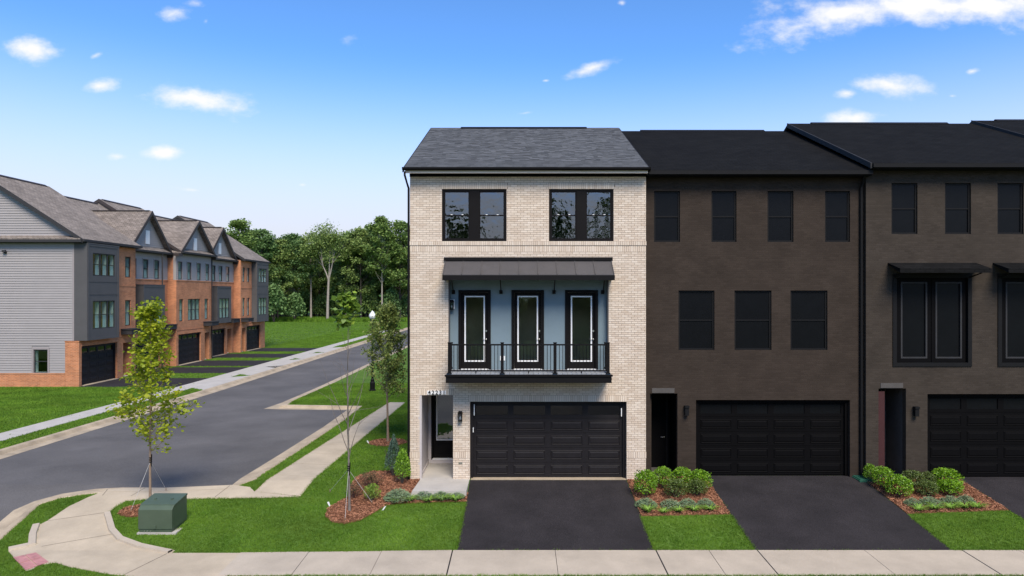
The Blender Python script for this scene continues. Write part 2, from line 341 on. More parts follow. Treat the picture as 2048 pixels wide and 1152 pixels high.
def ribbon(name, line, prof, material, side=1):
    """curb swept along a polyline; prof = (offset to the left of travel, height above G)"""
    mb = MB(); P = []
    L = [line[0]]
    for a, b in zip(line, line[1:]):
        cuts = sorted([t for t in ((k-a[1])/(b[1]-a[1]) if abs(b[1]-a[1]) > 1e-6 else -1 for k in GY) if 1e-3 < t < .999])
        n = max(1, int(math.hypot(b[0]-a[0], b[1]-a[1])/3)) if math.hypot(b[0]-a[0], b[1]-a[1]) < 60 else 1
        ts = sorted(set(cuts+[i/n for i in range(1, n)]))+[1]
        for t in ts: L.append((a[0]+(b[0]-a[0])*t, a[1]+(b[1]-a[1])*t))
    for k, p in enumerate(L):
        a = Vector(L[max(k-1, 0)]); b = Vector(L[min(k+1, len(L)-1)]); t = (b-a).normalized(); nrm = Vector((-t.y, t.x))*side
        if 0 < k < len(L)-1:
            t1 = (Vector(p)-a).normalized(); c = max(.6, t1.dot(t)); nrm = nrm/c
        P.append([(p[0]+nrm.x*o, p[1]+nrm.y*o) for o, h in prof])
    for k in range(len(L)):
        for (q, (o, h)) in zip(P[k], prof): mb.v.append((q[0], q[1], G(q[1])+h))
    n = len(prof)
    for k in range(len(L)-1):
        for j in range(n-1): mb.f.append((k*n+j, k*n+j+1, (k+1)*n+j+1, (k+1)*n+j))
    o = part(name, mb, material, None); o['kind'] = 'structure'
    return o, [p[-1] for p in P]

slab('ground', [(-3000, -3000), (3000, -3000), (3000, 3000), (-3000, 3000)], -.40, 0, 'ground_far')
ROAD = -.13
slab('road', [(-19.3, -40), (90, -40), (90, 126), (-19.3, 126)], ROAD, 0, 'asphalt_road')
# corner block of the cream house: kerb line from the front street round the corner, past the parking bay, up the side street
bay_px = [(27, 1021), (68, 1003), (123, 988), (191, 978), (246, 975), (328, 975.5), (465, 970), (480, 958), (560, 909), (647, 854), (694, 820.5)]
line = [(80, 12.2), (-9.2, 12.2), (-11.6, 12.9), (-13.0, 14.2), (-13.75, 15.6), (-13.95, 17.2)] + gps(bay_px, ROAD) + gps([(563, 819), (527, 818)], ROAD)[0:1]
tip = gp(527, 818, ROAD)
line += [tip, (-13.15, tip[1]+2.0), (-13.05, 45), (-13.0, 126)]
PROF = [(0, ROAD+.006), (.40, ROAD+.012), (.46, ROAD+.04), (.50, .0), (.66, .02), (.70, -.02)]
# bay corner at the near end is one flush slab, so the profile simply follows
curb, inner = ribbon('kerb', line, PROF, 'curb_concrete', side=-1)
block = [(x, y) for x, y in inner]+[(80, 126)]
slab('lawn', block+[(80, inner[0][1])] if False else block, 0, .35, 'soil_grass')
lcurb, linner = ribbon('kerb', [(-18.65, -30), (-18.65, 126)], [(0, ROAD+.006), (.48, ROAD+.012), (.56, -.0), (.74, .02), (.78, -.02)], 'curb_concrete', side=1)
slab('lawn', [(-300, -40), (-19.43, -40), (-19.43, 126), (-300, 126)], 0, .35, 'soil_grass')
slab('lawn', [(-300, 126), (300, 126), (300, 420), (-300, 420)], 0, .35, 'soil_grass')
slab('lawn', [(-60, -60), (90, -60), (90, -2), (-60, -2)], .0, .35, 'soil_grass')

CON_POLYS = []       # everything laid over the lawn: no grass there
def concrete(name, pts, off=.016, material='concrete', parent=None, kind='structure', th=.12):
    CON_POLYS.append(pts); return slab(name, pts, off, th, material, parent, kind)
# front pavement slabs
fp = concrete('pavement', [(gp(480, 1107)[0], 15.51), (19.3, 15.51), (19.3, 16.91), (-1.67, 16.91), (gp(480, 1107)[0], 16.77)], .006, 'asphalt_drive')
xs = [-5.2, -3.42, -1.67, .87, 3.37, 4.68, 5.88, 8.54, 10.96, 12.35, 13.75, 16.4, 19.2]
lx = gp(480, 1107)[0]
xs = [lx]+xs
y0f, y1f = 15.50, 16.92
for i, (a, b) in enumerate(zip(xs, xs[1:])):
    g0 = .016 if a in (-1.67, 3.37, 5.88, 10.96) else .006; g1 = .016 if b in (-1.67, 3.37, 5.88, 10.96) else .006
    concrete('slab', [(a+g0, y0f), (b-g1, y0f), (b-g1, float(np.interp(b, [lx, -1.67], [16.78, y1f]))), (a+g0, float(np.interp(a, [lx, -1.67], [16.78, y1f])))], .016+random.Random(i).uniform(-.003, .003), 'concrete' if i % 3 else 'concrete', fp)
# corner apron
low_edge = [(345, 1107), (350, 1101.6), (284, 1091), (246, 1077), (230, 1060), (224, 1039), (219, 1025), (232, 1014), (252, 1003), (290, 1000), (372, 999), (410, 998), (520, 996.5), (602, 994.5)]
ap = concrete('pavement', gps([(480, 1107)]+low_edge+[(509, 984), (500, 975), (470, 971), (328, 977), (246, 977), (215, 980), (175, 996), (137, 1014), (109, 1033), (94, 1043)]+[(79, 1050), (72, 1069), (71, 1090), (17, 1103), (51, 1142), (63, 1141), (79, 1130), (112, 1126), (137, 1134), (219, 1149), (300, 1158), (452, 1158)]), .016, 'concrete_cream')
jm = MB()
for (a, b) in [((94, 1043), (219, 1025)), ((83, 1094), (233, 1068)), ((345, 1103), (238, 1156)), ((215, 980), (205, 992)), ((262, 993), (290, 977)), ((430, 995), (460, 972))]:
    A = gp(*a); B = gp(*b); n = Vector((-(B[1]-A[1]), B[0]-A[0])).normalized()*.007; k = 8
    for i in range(k):
        p = [(A[0]+(B[0]-A[0])*t, A[1]+(B[1]-A[1])*t) for t in (i/k, (i+1)/k)]
        jm.poly([(p[0][0]+n.x, p[0][1]+n.y, G(p[0][1])+.019), (p[1][0]+n.x, p[1][1]+n.y, G(p[1][1])+.019), (p[1][0]-n.x, p[1][1]-n.y, G(p[1][1])+.019), (p[0][0]-n.x, p[0][1]-n.y, G(p[0][1])+.019)])
part('joint', jm, 'asphalt_drive', ap)
# low upstand round the lawn at the corner and by the ramp
ue = gps([(345, 1104), (284, 1091.5), (246, 1077.5), (230, 1060), (224, 1040), (220, 1027)])
u1, _ = ribbon('kerb', ue, [(-.02, .012), (0, .07), (.14, .07), (.15, .0)], 'concrete', side=1)
u2, _ = ribbon('kerb', gps([(79, 1050), (72, 1069), (71, 1090), (17, 1103)]), [(-.02, .012), (0, .06), (.15, .06), (.16, .0)], 'concrete', side=-1)
tp = thing('tactile_pad', 'red tactile paving pad on the corner ramp', 'paving', (*gp(60, 1122), G(gp(60, 1122)[1])))
q = gps([(25, 1114), (72, 1104), (98, 1123), (51, 1140)], .03)
for i in range(2):
    for j in range(2):
        def bl(s, t): return tuple((1-s)*((1-t)*q[0][k]+t*q[3][k])+s*((1-t)*q[1][k]+t*q[2][k]) for k in (0, 1))
        e = .02; c = [bl(i/2+e, j/2+e), bl(i/2+.5-e, j/2+e), bl(i/2+.5-e, j/2+.5-e), bl(i/2+e, j/2+.5-e)]
        slab('tile', c, .03, .02, 'tactile_red', tp, None)
# side path along the parking bay: slabs
sp0, sp1 = gps([(509, 984), (601, 993.5)]); sp2, sp3 = gps([(778, 805), (812, 805)])
side = concrete('pavement', [sp0, sp1, sp3, sp2], .006, 'asphalt_drive')
NS = 11
for i in range(NS):
    def lp(a, b, t): return (a[0]+(b[0]-a[0])*t, a[1]+(b[1]-a[1])*t)
    e = .0006
    concrete('slab', [lp(sp0, sp2, i/NS+e), lp(sp1, sp3, i/NS+e), lp(sp1, sp3, (i+1)/NS-e), lp(sp0, sp2, (i+1)/NS-e)], .016, 'concrete_cream', side)
# pavement of the far row
lp_ = concrete('pavement', [(-21.7, 22), (-20.5, 22), (-20.5, 22.1), (-21.7, 22.1)], .0)
y = 22.2
while y < 112:
    concrete('slab', [(-21.7, y), (-20.5, y), (-20.5, y+1.49), (-21.7, y+1.49)], .016+random.Random(int(y*10)).uniform(-.003, .003), 'concrete_grey', lp_); y += 1.5
# driveways
concrete('driveway', [(-1.557, 16.93), (3.32, 16.93), (3.32, 21.24), (-1.557, 21.24)], .012, 'asphalt_drive')
concrete('driveway', [(5.84, 16.93), (10.72, 16.93), (10.72, 21.75), (5.3, 21.75), (5.3, 21.5), (5.84, 21.5)], .012, 'asphalt_drive')
concrete('driveway', [(13.72, 16.93), (18.7, 16.93), (18.7, 21.6), (12.6, 21.6), (12.6, 21.38), (13.72, 21.38)], .012, 'asphalt_drive')
GAR = [(43.55, 47.5, -28.0), (50.9, 54.4, -28.7), (55.85, 59.9, -28.0), (63.0, 66.5, -28.7), (69.7, 73.5, -28.0)]      # garages of the far row: y range, wall plane
for i, (a, b, X) in enumerate(GAR):
    concrete('driveway', [(X, a-.25), (-21.7, a-.25), (-21.7, b+.25), (X, b+.25)], .012, 'asphalt_drive')
    concrete('driveway_apron', [(-20.5, a-.8), (-19.43, a-1.7), (-19.43, b+1.7), (-20.5, b+.8)], .012, 'concrete_grey')
# planting beds
bed_l = [(933, 1004), (860, 1006), (800, 1008), (772, 1012), (748, 1027), (720, 1042), (690, 1049), (665, 1046), (650, 1034), (655, 1018), (680, 1003), (697, 994), (700, 975), (712, 955), (745, 943), (780, 943), (820, 953), (842, 954), (832, 984), (936, 987)]
BEDS = [gps(bed_l), [(3.33, 21.28), (3.93, 21.28), (3.93, 21.57), (5.29, 21.57), (5.29, 21.49), (5.83, 21.49), (5.83, gp(1460, 1029)[1]), (3.33, gp(1290, 1033)[1])], [(10.73, 21.4), (12.59, 21.4), (12.59, 21.37), (13.71, 21.37), (13.71, gp(1985, 1021)[1]), (10.73, gp(1825, 1028)[1])],
        [(-5.16+.75*math.cos(a*math.pi/8), 26.7+.7*math.sin(a*math.pi/8)) for a in range(16)], [gp(263, 1023)[0]+.45*math.cos(a*math.pi/6)+.0 for a in range(0)] or [(gp(278, 1022)[0]+.55*math.cos(a*math.pi/6), gp(278, 1022)[1]+.4*math.sin(a*math.pi/6)) for a in range(12)]]
for b in BEDS:
    CON_POLYS.append(b); slab('mulch_bed', b, .022, .05, 'mulch')

CON_POLYS.append([(-3.45, 20.03), (-1.56, 20.03), (-1.56, 21.22), (-3.35, 21.22)]); CON_POLYS.append([(-3.44, 21.2), (40, 21.2), (40, 34), (-3.44, 34)])
def inside(P, poly):
    x, y = P[:, 0], P[:, 1]; r = np.zeros(len(P), bool); n = len(poly)
    for i in range(n):
        x0, y0 = poly[i]; x1, y1 = poly[(i+1) % n]
        c = ((y0 > y) != (y1 > y)); dx = (x1-x0)*(y-y0)/((y1-y0) if abs(y1-y0) > 1e-9 else 1e-9)+x0
        r ^= c & (x < dx)
    return r
rngn = np.random.default_rng(5)
def Gn(y): return np.interp(y, GY, GZ)
def sample(poly, n, avoid=()):
    p = np.array(poly); lo, hi = p.min(0), p.max(0)
    P = lo+rngn.random((n, 2))*(hi-lo); k = inside(P, poly)
    for a in avoid: k &= ~inside(P, a)
    return P[k]
def grass(name, P, h0, h1, wdt, per, label):
    n = len(P)*per
    B = np.repeat(P, per, 0)+rngn.normal(0, .018+.1*wdt, (n, 2)); z = Gn(B[:, 1])-.005
    a = rngn.random(n)*2*np.pi; h = h0+(h1-h0)*rngn.random(n); ln = h*(.25+.75*rngn.random(n)); la = rngn.random(n)*2*np.pi
    dx, dy = np.cos(a)*wdt/2, np.sin(a)*wdt/2
    V = np.empty((n, 3, 3), np.float32)
    V[:, 0] = np.c_[B[:, 0]-dx, B[:, 1]-dy, z]; V[:, 1] = np.c_[B[:, 0]+dx, B[:, 1]+dy, z]
    V[:, 2] = np.c_[B[:, 0]+ln*np.cos(la), B[:, 1]+ln*np.sin(la), z+h]
    o = link(name, np_mesh(name, V, 3, 'grass')); tag(o, label, 'grass', None, 'stuff')
near_poly = [p for p in block if True]
A1 = [(-14.5, 13.2), (20, 13.2), (20, 21.2), (-3.5, 21.2), (-3.5, 30), (-13, 30)]
def dens(area_box, d): return int(abs((area_box[1]-area_box[0])*(area_box[3]-area_box[2]))*d)
Pn = sample([(-14.5, 13.4), (16, 13.4), (16, 21.3), (-14.5, 21.3)], dens((-14.5, 16, 13.4, 21.3), 900), CON_POLYS); Pn = Pn[inside(Pn, block)]
grass('lawn_grass', Pn, .025, .06, .012, 4, 'short mown green grass around the cream townhouse and corner path')
Pm = sample([(-9.5, 21.3), (-3.45, 21.3), (-3.45, 45), (-14, 45)], dens((-14, -3.45, 21.3, 45), 420), CON_POLYS); Pm = Pm[inside(Pm, block)]
grass('lawn_grass', Pm, .03, .07, .02, 3, 'green grass strips beside the parking bay and side path')
Pl = sample([(-42, 23), (-19.45, 23), (-19.45, 43.2), (-42, 43.2)], dens((-42, -19.45, 23, 43.2), 260), CON_POLYS)
grass('lawn_grass', Pl, .03, .08, .03, 3, 'deep green lawn in front of the grey gable end wall')
Pf = sample([(-28, 43.4), (-19.45, 43.4), (-19.45, 110), (-28, 110)], dens((-28, -19.45, 43.4, 110), 60), CON_POLYS)
Pf = Pf[(Pf[:, 0] > -27.9)]
grass('lawn_grass', Pf, .03, .08, .05, 3, 'grass strips between the black driveways of the brick row')
Pg = sample([(-70, 75.2), (-19.45, 75.2), (-19.45, 143), (-90, 143)], 56000, CON_POLYS)
grass('lawn_grass', Pg, .04, .1, .09, 3, 'wide mown field between the brick row and the wood')
Pt = np.c_[rngn.uniform(-80, 0, 16000), rngn.uniform(141, 156, 16000)]
grass('tall_grass', Pt, .3, .9, .12, 3, 'tall rough grass along the foot of the wood')
def edge_pts(lines, per_m):
    out = []
    for ln in lines:
        for a, b in zip(ln, ln[1:]):
            L_ = math.hypot(b[0]-a[0], b[1]-a[1]); n = int(L_*per_m)
            if n: t = rngn.random(n)[:, None]; out.append(np.array(a)*(1-t)+np.array(b)*t+rngn.normal(0, .018, (n, 2)))
    return np.concatenate(out)
yb_ = gp(1290, 1033)[1]
EDGES = [[(-1.557, 16.95), (-1.557, gp(930, 1004)[1])], [(3.32, 16.95), (3.32, yb_)], [(5.84, 16.95), (5.84, yb_)], [(10.72, 16.95), (10.72, yb_)], [(13.72, 16.95), (13.72, yb_)],
         [(lx, 16.79), (-1.67, 16.94)], [(3.34, 16.94), (5.82, 16.94)], [(10.74, 16.94), (13.7, 16.94)], [sp0, sp2], [sp1, sp3], gps(low_edge[6:]), gps(bed_l[:13]), [(-5.5, 15.49), (19, 15.49)]]
grass('lawn_grass', edge_pts(EDGES, 110), .02, .06, .012, 4, 'ragged grass fringe along the paths, beds and driveways')
for bi, b in enumerate(BEDS):
    p = np.array(b); A = (p.max(0)-p.min(0)).prod(); P = sample(b, int(A*1100)); n = len(P)
    a = rngn.random(n)*2*np.pi; l = rngn.uniform(.012, .035, n); wd = rngn.uniform(.004, .01, n); tz = rngn.uniform(-.012, .012, n)
    c, s = np.cos(a), np.sin(a); z = Gn(P[:, 1])+.026+rngn.uniform(0, .02, n)
    V = np.empty((n, 4, 3), np.float32)
    for k, (su, sv) in enumerate(((-1, -1), (1, -1), (1, 1), (-1, 1))):
        V[:, k] = np.c_[P[:, 0]+su*l*c-sv*wd*s, P[:, 1]+su*l*s+sv*wd*c, z+su*tz+sv*.004]
    o = link('mulch_chips', np_mesh('mulch_chips', V, 4, 'mulch_chip'))
    tag(o, ['brown wood chips on the bed left of the porch', 'brown wood chips on the bed between the first two driveways', 'brown wood chips on the bed right of the second driveway', 'brown wood chips round the leafy street tree', 'brown wood chips beside the green utility box'][bi], 'mulch', None, 'stuff')

# ------------------------------------------------------------------ wall helpers
def wall_holes(mb, F, u0, u1, z0, z1, dout, din, holes):
    """wall slab with rectangular openings (u0,u1,z0,z1): outer and inner skins, jambs and rim"""
    us = sorted({u0, u1, *[min(max(q, u0), u1) for h in holes for q in h[:2]]}); zs = sorted({z0, z1, *[min(max(q, z0), z1) for h in holes for q in h[2:]]})
    def solid(i, j):
        if i < 0 or j < 0 or i >= len(us)-1 or j >= len(zs)-1: return False
        cu, cz = (us[i]+us[i+1])/2, (zs[j]+zs[j+1])/2
        return not any(h[0] < cu < h[1] and h[2] < cz < h[3] for h in holes)
    for i in range(len(us)-1):
        for j in range(len(zs)-1):
            if not solid(i, j): continue
            a, b, c, d = us[i], us[i+1], zs[j], zs[j+1]
            for dd in (dout, din): mb.poly([F(a, c, dd), F(b, c, dd), F(b, d, dd), F(a, d, dd)])
            if not solid(i-1, j): mb.poly([F(a, c, dout), F(a, d, dout), F(a, d, din), F(a, c, din)])
            if not solid(i+1, j): mb.poly([F(b, c, dout), F(b, d, dout), F(b, d, din), F(b, c, din)])
            if not solid(i, j-1): mb.poly([F(a, c, dout), F(b, c, dout), F(b, c, din), F(a, c, din)])
            if not solid(i, j+1): mb.poly([F(a, d, dout), F(b, d, dout), F(b, d, din), F(a, d, din)])
    return mb
def frame_rect(mb, F, u0, u1, z0, z1, w_, d0, d1, wb=None):
    wb = w_ if wb is None else wb
    mb.fb(F, u0, u0+w_, z0, z1, d0, d1); mb.fb(F, u1-w_, u1, z0, z1, d0, d1)
    mb.fb(F, u0+w_, u1-w_, z1-w_, z1, d0, d1)
    if wb > 0: mb.fb(F, u0+w_, u1-w_, z0, z0+wb, d0, d1)
    return mb
def sash_window(F, parent, u0, u1, z0, z1, d, trim, gl, fw=.05, sash=.035, name='window', deep=.06):
    """double-hung window: outer frame, meeting rail, upper and lower panes as sub-parts"""
    mb = frame_rect(MB(), F, u0, u1, z0, z1, fw, d-deep, d)
    zm = (z0+z1)/2
    mb.fb(F, u0+fw, u1-fw, zm-sash*.6, zm+sash*.6, d-deep*.8, d-.012)
    o = part(name, mb, trim, parent)
    if gl == 'glass_teal' and z0 > 2: part('pale_panel', MB().fb(F, u0+(u1-u0)*.56, u1-.05, z0+.05, z0+(z1-z0)*.5, d-deep-.05, d-deep-.03), 'white_paint', o)  # added white panel, stands in for the pale light low in the panes
    if gl == 'glass_teal': part('reveal', frame_rect(MB(), F, u0+.012, u1-.012, z0+.012, z1-.012, .03, d-deep-.26, d-deep-.002), 'white_paint', o)
    part('pane', MB().fb(F, u0+fw, u1-fw, zm+sash*.6, z1-fw, d-deep*.45, d-deep*.45+.006), gl, o)
    part('pane', MB().fb(F, u0+fw, u1-fw, z0+fw, zm-sash*.6, d-deep*.7, d-deep*.7+.006), gl, o)
    return o
def garage_door(F, parent, u0, u1, z0, z1, d, material, gl, rows=5, cols=4, frame=.09, panel_proud=.012, glaze=True):
    fr = frame_rect(MB(), F, u0, u1, z0, z1, frame, d-.1, d+.02, 0)
    part('door_frame', fr, material, parent, bevel=0)
    a, b, top = u0+frame, u1-frame, z1-frame
    door = MB(); rh = (top-z0)/rows
    for r in range(rows):
        if glaze and r == rows-1:
            cw = (b-a)/cols; zz0, zz1 = z0+r*rh, top
            for k in range(cols+1):
                m0 = a+k*cw-(.09 if 0 < k < cols else 0 if k == 0 else .09); m1 = a+k*cw+(.09 if k < cols else 0)
                door.fb(F, m0, m1, zz0+.006, zz1, d-.1, d-.05)
            for k in range(cols):
                m0 = a+k*cw+.09; m1 = a+(k+1)*cw-.09
                door.fb(F, m0, m1, zz0+.006, zz0+.10, d-.1, d-.0505); door.fb(F, m0, m1, zz1-.07, zz1, d-.1, d-.0505)
        else: door.fb(F, a, b, z0+r*rh+.006, z0+(r+1)*rh-.002, d-.1, d-.05)
    dr = part('garage_door', door, material, parent)
    cw = (b-a)/cols
    pm = None
    for r in range(rows):
        for k in range(cols):
            p0, p1 = a+k*cw+.09, a+(k+1)*cw-.09; q0, q1 = z0+r*rh+.085, z0+(r+1)*rh-.085
            if glaze and r == rows-1:
                part('pane', MB().fb(F, p0, p1, z0+r*rh+.1, top-.07, d-.085, d-.078), gl, dr)
            else:                                    # raised field inside a moulded rim: one shared mesh
                if pm is None:
                    m = MB(); w2, h2, e = (p1-p0)/2, (q1-q0)/2, .035
                    def T(u, z, dd): 
                        A = Vector(F(0, 0, 0)); return Vector(F(u, z, dd))-A
                    R0 = [(-w2, -h2), (w2, -h2), (w2, h2), (-w2, h2)]; R1 = [(x*(1-e*.5/w2), zq*(1-e*.5/h2)) for x, zq in R0]; R2 = [(x*(1-e/w2), zq*(1-e/h2)) for x, zq in R0]; R3 = [(x*(1-2.2*e/w2), zq*(1-2.2*e/h2)) for x, zq in R0]
                    lv = [(R0, .001), (R1, .018), (R2, .003), (R3, .016)]
                    for (ra, da), (rb, db) in zip(lv, lv[1:]):
                        for t in range(4):
                            m.poly([T(*ra[t], da), T(*ra[(t+1) % 4], da), T(*rb[(t+1) % 4], db), T(*rb[t], db)])
                    m.poly([T(*c, .016) for c in R3])
                    pm = m.mesh('panel', material)
                link('panel', pm, dr, F((p0+p1)/2, (q0+q1)/2, d-.05))
    return dr
def glazed_door(F, parent, u0, u1, z0, z1, d, casing=.1, handle_side=1, panel=False, sill=True, gl='glass_door', dark='black_trim', lite='white_paint', bars=True):
    part('door_casing', frame_rect(MB(), F, u0, u1, z0, z1, casing, d-.12, d+.03, 0), dark, parent)
    a, b, t = u0+casing+.006, u1-casing-.006, z1-casing-.006; bt = z0+.04
    st = .115; zb = bt+(.62 if panel else .24)
    leaf = MB()
    leaf.fb(F, a, a+st, bt, t, d-.1, d-.05); leaf.fb(F, b-st, b, bt, t, d-.1, d-.05); leaf.fb(F, a+st, b-st, t-st, t, d-.1, d-.05); leaf.fb(F, a+st, b-st, bt, zb, d-.1, d-.05)
    dr = part('door', leaf, dark, parent)
    part('glazing_frame', frame_rect(MB(), F, a+st-.02, b-st+.02, zb-.02, t-st+.02, .042, d-.055, d-.028), lite, dr)
    part('pane', MB().fb(F, a+st+.0, b-st, zb, t-st, d-.08, d-.073), gl, dr)
    if panel:
        m = MB(); frame_rect(m, F, a+st, b-st, bt+.16, zb-.1, .03, d-.05, d-.035); part('raised_panel', m.fb(F, a+st+.07, b-st-.07, bt+.23, zb-.17, d-.05, d-.034), dark, dr)
    if sill: part('sill', MB().fb(F, u0+casing-.02, u1-casing+.02, z0, z0+.038, d-.12, d+.05), lite, parent)
    hu = (b-.055) if handle_side > 0 else (a+.055)
    h = MB()
    c = Vector(F(hu, bt+.93, d-.05)); o1 = Vector(F(hu, bt+.93, d+.01)); h.tube([c, o1], .026, 10); h.tube([o1, Vector(F(hu-handle_side*.12, bt+.935, d+.012))], .011, 8)
    part('handle', h, 'metal_silver', dr, True)
    part('deadbolt', MB().tube([Vector(F(hu, bt+1.19, d-.05)), Vector(F(hu, bt+1.19, d-.015))], .032, 12), 'metal_silver', dr)
    return dr
def shell(parent, x0, x1, yf, yb, z0, z1, ridge, mat_side, mat_in, gable=True, inset=.0):
    """side and back walls of a house block with a ridge along x; gable ends on the sides"""
    m = MB(); ym = (yf+yb)/2
    for x, s in ((x0, 1), (x1, -1)):
        pts = [(x, yf, z0), (x, yb, z0), (x, yb, z1), (x, ym, ridge), (x, yf, z1)] if gable else [(x, yf, z0), (x, yb, z0), (x, yb, z1), (x, yf, z1)]
        m.prism(pts, (s*.2, 0, 0))
    m.box(x0+.2, x1-.2, yb-.2, yb, z0, z1)
    part('side_walls', m, mat_side, parent)
def floors(parent, x0, x1, y0, y1, levels, part_y):
    m = MB()
    for z in levels: m.box(x0, x1, y0, y1, z-.28, z)
    m.box(x0, x1, part_y, part_y+.1, levels[0], levels[-1])
    part('floor', m, 'interior', parent)

# ------------------------------------------------------------------ the cream brick townhouse
D0 = 21.3; S = D0/FPX
def U(px, d=0.): return (px-CX)*(D0-d)/FPX
def Zp(py, d=0.): return CAMZ-(py-CY)*(D0-d)/FPX
def FA(u, z, d): return (u, D0-d, z)
CH, BL = .0677, .2031
def zc(py): return round(Zp(py)/CH)*CH
A = thing('townhouse', 'three-storey cream brick townhouse with black garage door and balcony', 'house', (0, D0, 0))
x0, x1 = U(820), U(1292); ztop = zc(352); zbase = -.1
win = [(U(884), U(1013), zc(482), zc(379)), (U(1098), U(1227), zc(482), zc(379))]
balc = (U(897), U(1217), zc(748), zc(552)); entry = (U(840), U(906), zbase-.01, zc(790)); gar = (U(940), U(1253), zbase-.01, zc(803))
holes = win+[balc, entry, gar]
wall = part('wall', wall_holes(MB(), FA, x0, x1, zbase, ztop, 0, -.2, holes), 'mortar_cream', A)
bands = []                                                   # soldier courses: u0,u1,z0,z1,proud
for h in win: bands.append((h[0]-.02, h[1]+.02, h[3], h[3]+3*CH, .012))
bands.append((gar[0]-.04, gar[1]+.01, gar[3], gar[3]+3*CH, .012)); bands.append((entry[0]-.03, entry[1]+.02, entry[3], entry[3]+3*CH, .012))
zb1 = win[0][2]; bands.append((x0-.012, x1+.012, zb1-2*CH, zb1, .032)); bands.append((x0, x1, zb1-5*CH, zb1-2*CH, .012))
zs_ = zc(915)
for a, b in ((x0-.01, entry[0]), (entry[1], gar[0]), (gar[1], x1+.01)): bands.append((a, b, zs_, zs_+3*CH, .016))
rb = random.Random(3)
brick_me = MB().box(-.0965, .0965, -.014, .010, -.0285, .0285).mesh('brick', 'brick_cream')
half_me = MB().box(-.045, .045, -.014, .010, -.0285, .0285).mesh('brick', 'brick_cream')
pieces = MB(); nb = 0
ncourse = int(round((ztop-0)/CH))
def blocked(u, z, lst): return any(h[0]-1e-4 < u < h[1]+1e-4 and h[2] < z < h[3] for h in lst)
for c in range(-1, ncourse):
    z = c*CH; zm = z+CH/2
    cuts = sorted([(h[0], h[1]) for h in holes+bands if h[2] < zm < h[3]])
    iv = []; cur = x0
    for a, b in cuts:
        if a > cur: iv.append((cur, a))
        cur = max(cur, b)
    if cur < x1: iv.append((cur, x1))
    for a, b in iv:
        u = x0-(.5*BL if c % 2 else 0)
        while u < b:
            p, q = max(u, a), min(u+BL, b); u += BL
            if q-p < .03: continue
            pr = .008+rb.uniform(-.0025, .003); g = .005
            full = abs(q-p-BL) < 1e-6
            if full and nb < 300 and c % 2 == 0 and (3.0 < zm < 6.6):
                link('brick', brick_me, wall, (( p+q)/2, D0-pr+.01, zm)); nb += 1
            else:
                pieces.box(p+g, q-g, D0-pr, D0+.01, z+g, z+CH-g)
for (a, b, z0_, z1_, pr) in bands:
    n = max(1, int(round((b-a)/CH))); wv = (b-a)/n
    for k in range(n): pieces.box(a+k*wv+.0045, a+(k+1)*wv-.0045, D0-pr-rb.uniform(0, .003), D0+.012, z0_+.005, z1_-.005)
bw = part('brickwork', pieces, 'brick_cream', wall); bw['kind'] = 'stuff'
# return faces of the brick on the left flank: plain brick material via the same mortar wall
shell(A, x0, x1, D0+.2, 33.7, zbase, ztop+.05, 12.2, 'brick_cream_side', 'interior')
floors(A, x0+.2, x1-.2, D0+1.95+.25, 33.5, [0.02, 3.42, 6.55], D0+3.4)
part('ceiling', MB().box(x0+.2, x1-.2, D0+.25, 33.4, 9.2, 9.3), 'interior', A)
# upper windows: pairs with a wide black mullion
for h in win:
    pxl = h[0]; w_ = h[1]-h[0]
    part('window_surround', frame_rect(MB(), FA, h[0], h[1], h[2], h[3], .05, -.14, -.02).fb(FA, h[0]+w_/2-.14, h[0]+w_/2+.14, h[2]+.05, h[3]-.05, -.14, -.025), 'black_trim', A)
    for a, b in ((h[0]+.05, h[0]+w_/2-.14), (h[0]+w_/2+.14, h[1]-.05)):
        wd = sash_window(FA, A, a, b, h[2]+.05, h[3]-.05, -.04, 'black_trim', 'glass_film', .045, .03)
        for t in (.3, .72):
            uu_ = a+(b-a)*t; zm = (h[2]+h[3])/2
            part('sash_lock', MB().fb(FA, uu_-.03, uu_+.03, zm+.012, zm+.03, -.055, -.035), 'white_plastic', wd)
# balcony recess
RB = -.22
doors = [(U(917, RB), U(981.5, RB)), (U(1023, RB), U(1088, RB)), (U(1130, RB), U(1196, RB))]
dz0, dz1 = 3.46, Zp(580, RB)
bwl = MB(); wall_holes(bwl, FA, balc[0], balc[1], balc[2], balc[3]+.02, RB, RB-.1, [(a, b, dz0-.06, dz1) for a, b in doors])
part('balcony_wall', bwl, 'blue_panel', A)
m = MB(); m.fb(FA, balc[0]-.001, balc[0]+.03, balc[2]+.01, balc[3], RB, .004); m.fb(FA, balc[1]-.03, balc[1]+.001, balc[2]+.01, balc[3], RB, .004)
part('recess_lining', m, 'panel_charcoal', A)
for a, b in doors: glazed_door(FA, A, a, b, dz0-.06, dz1, RB, .085)
# canopy over the balcony
CP = .68; ct0, ct1 = Zp(521), Zp(549, CP); cu0, cu1 = U(890), U(1223)
can = MB(); can.hexa([FA(cu0, ct0-.05, 0), FA(cu1, ct0-.05, 0), FA(cu1, ct1-.04, CP), FA(cu0, ct1-.04, CP), FA(cu0, ct0, 0), FA(cu1, ct0, 0), FA(cu1, ct1, CP), FA(cu0, ct1, CP)])
cano = part('canopy', can, 'canopy_metal', A)
nseam = 9; me_se = None
for k in range(nseam+1):
    u = cu0+(cu1-cu0)*k/nseam; u = min(max(u, cu0+.012), cu1-.012)
    part('seam', MB().hexa([FA(u-.011, ct0, 0), FA(u+.011, ct0, 0), FA(u+.011, ct1, CP+.01), FA(u-.011, ct1, CP+.01), FA(u-.011, ct0+.028, 0), FA(u+.011, ct0+.028, 0), FA(u+.011, ct1+.028, CP+.01), FA(u-.011, ct1+.028, CP+.01)]), 'canopy_metal', cano)
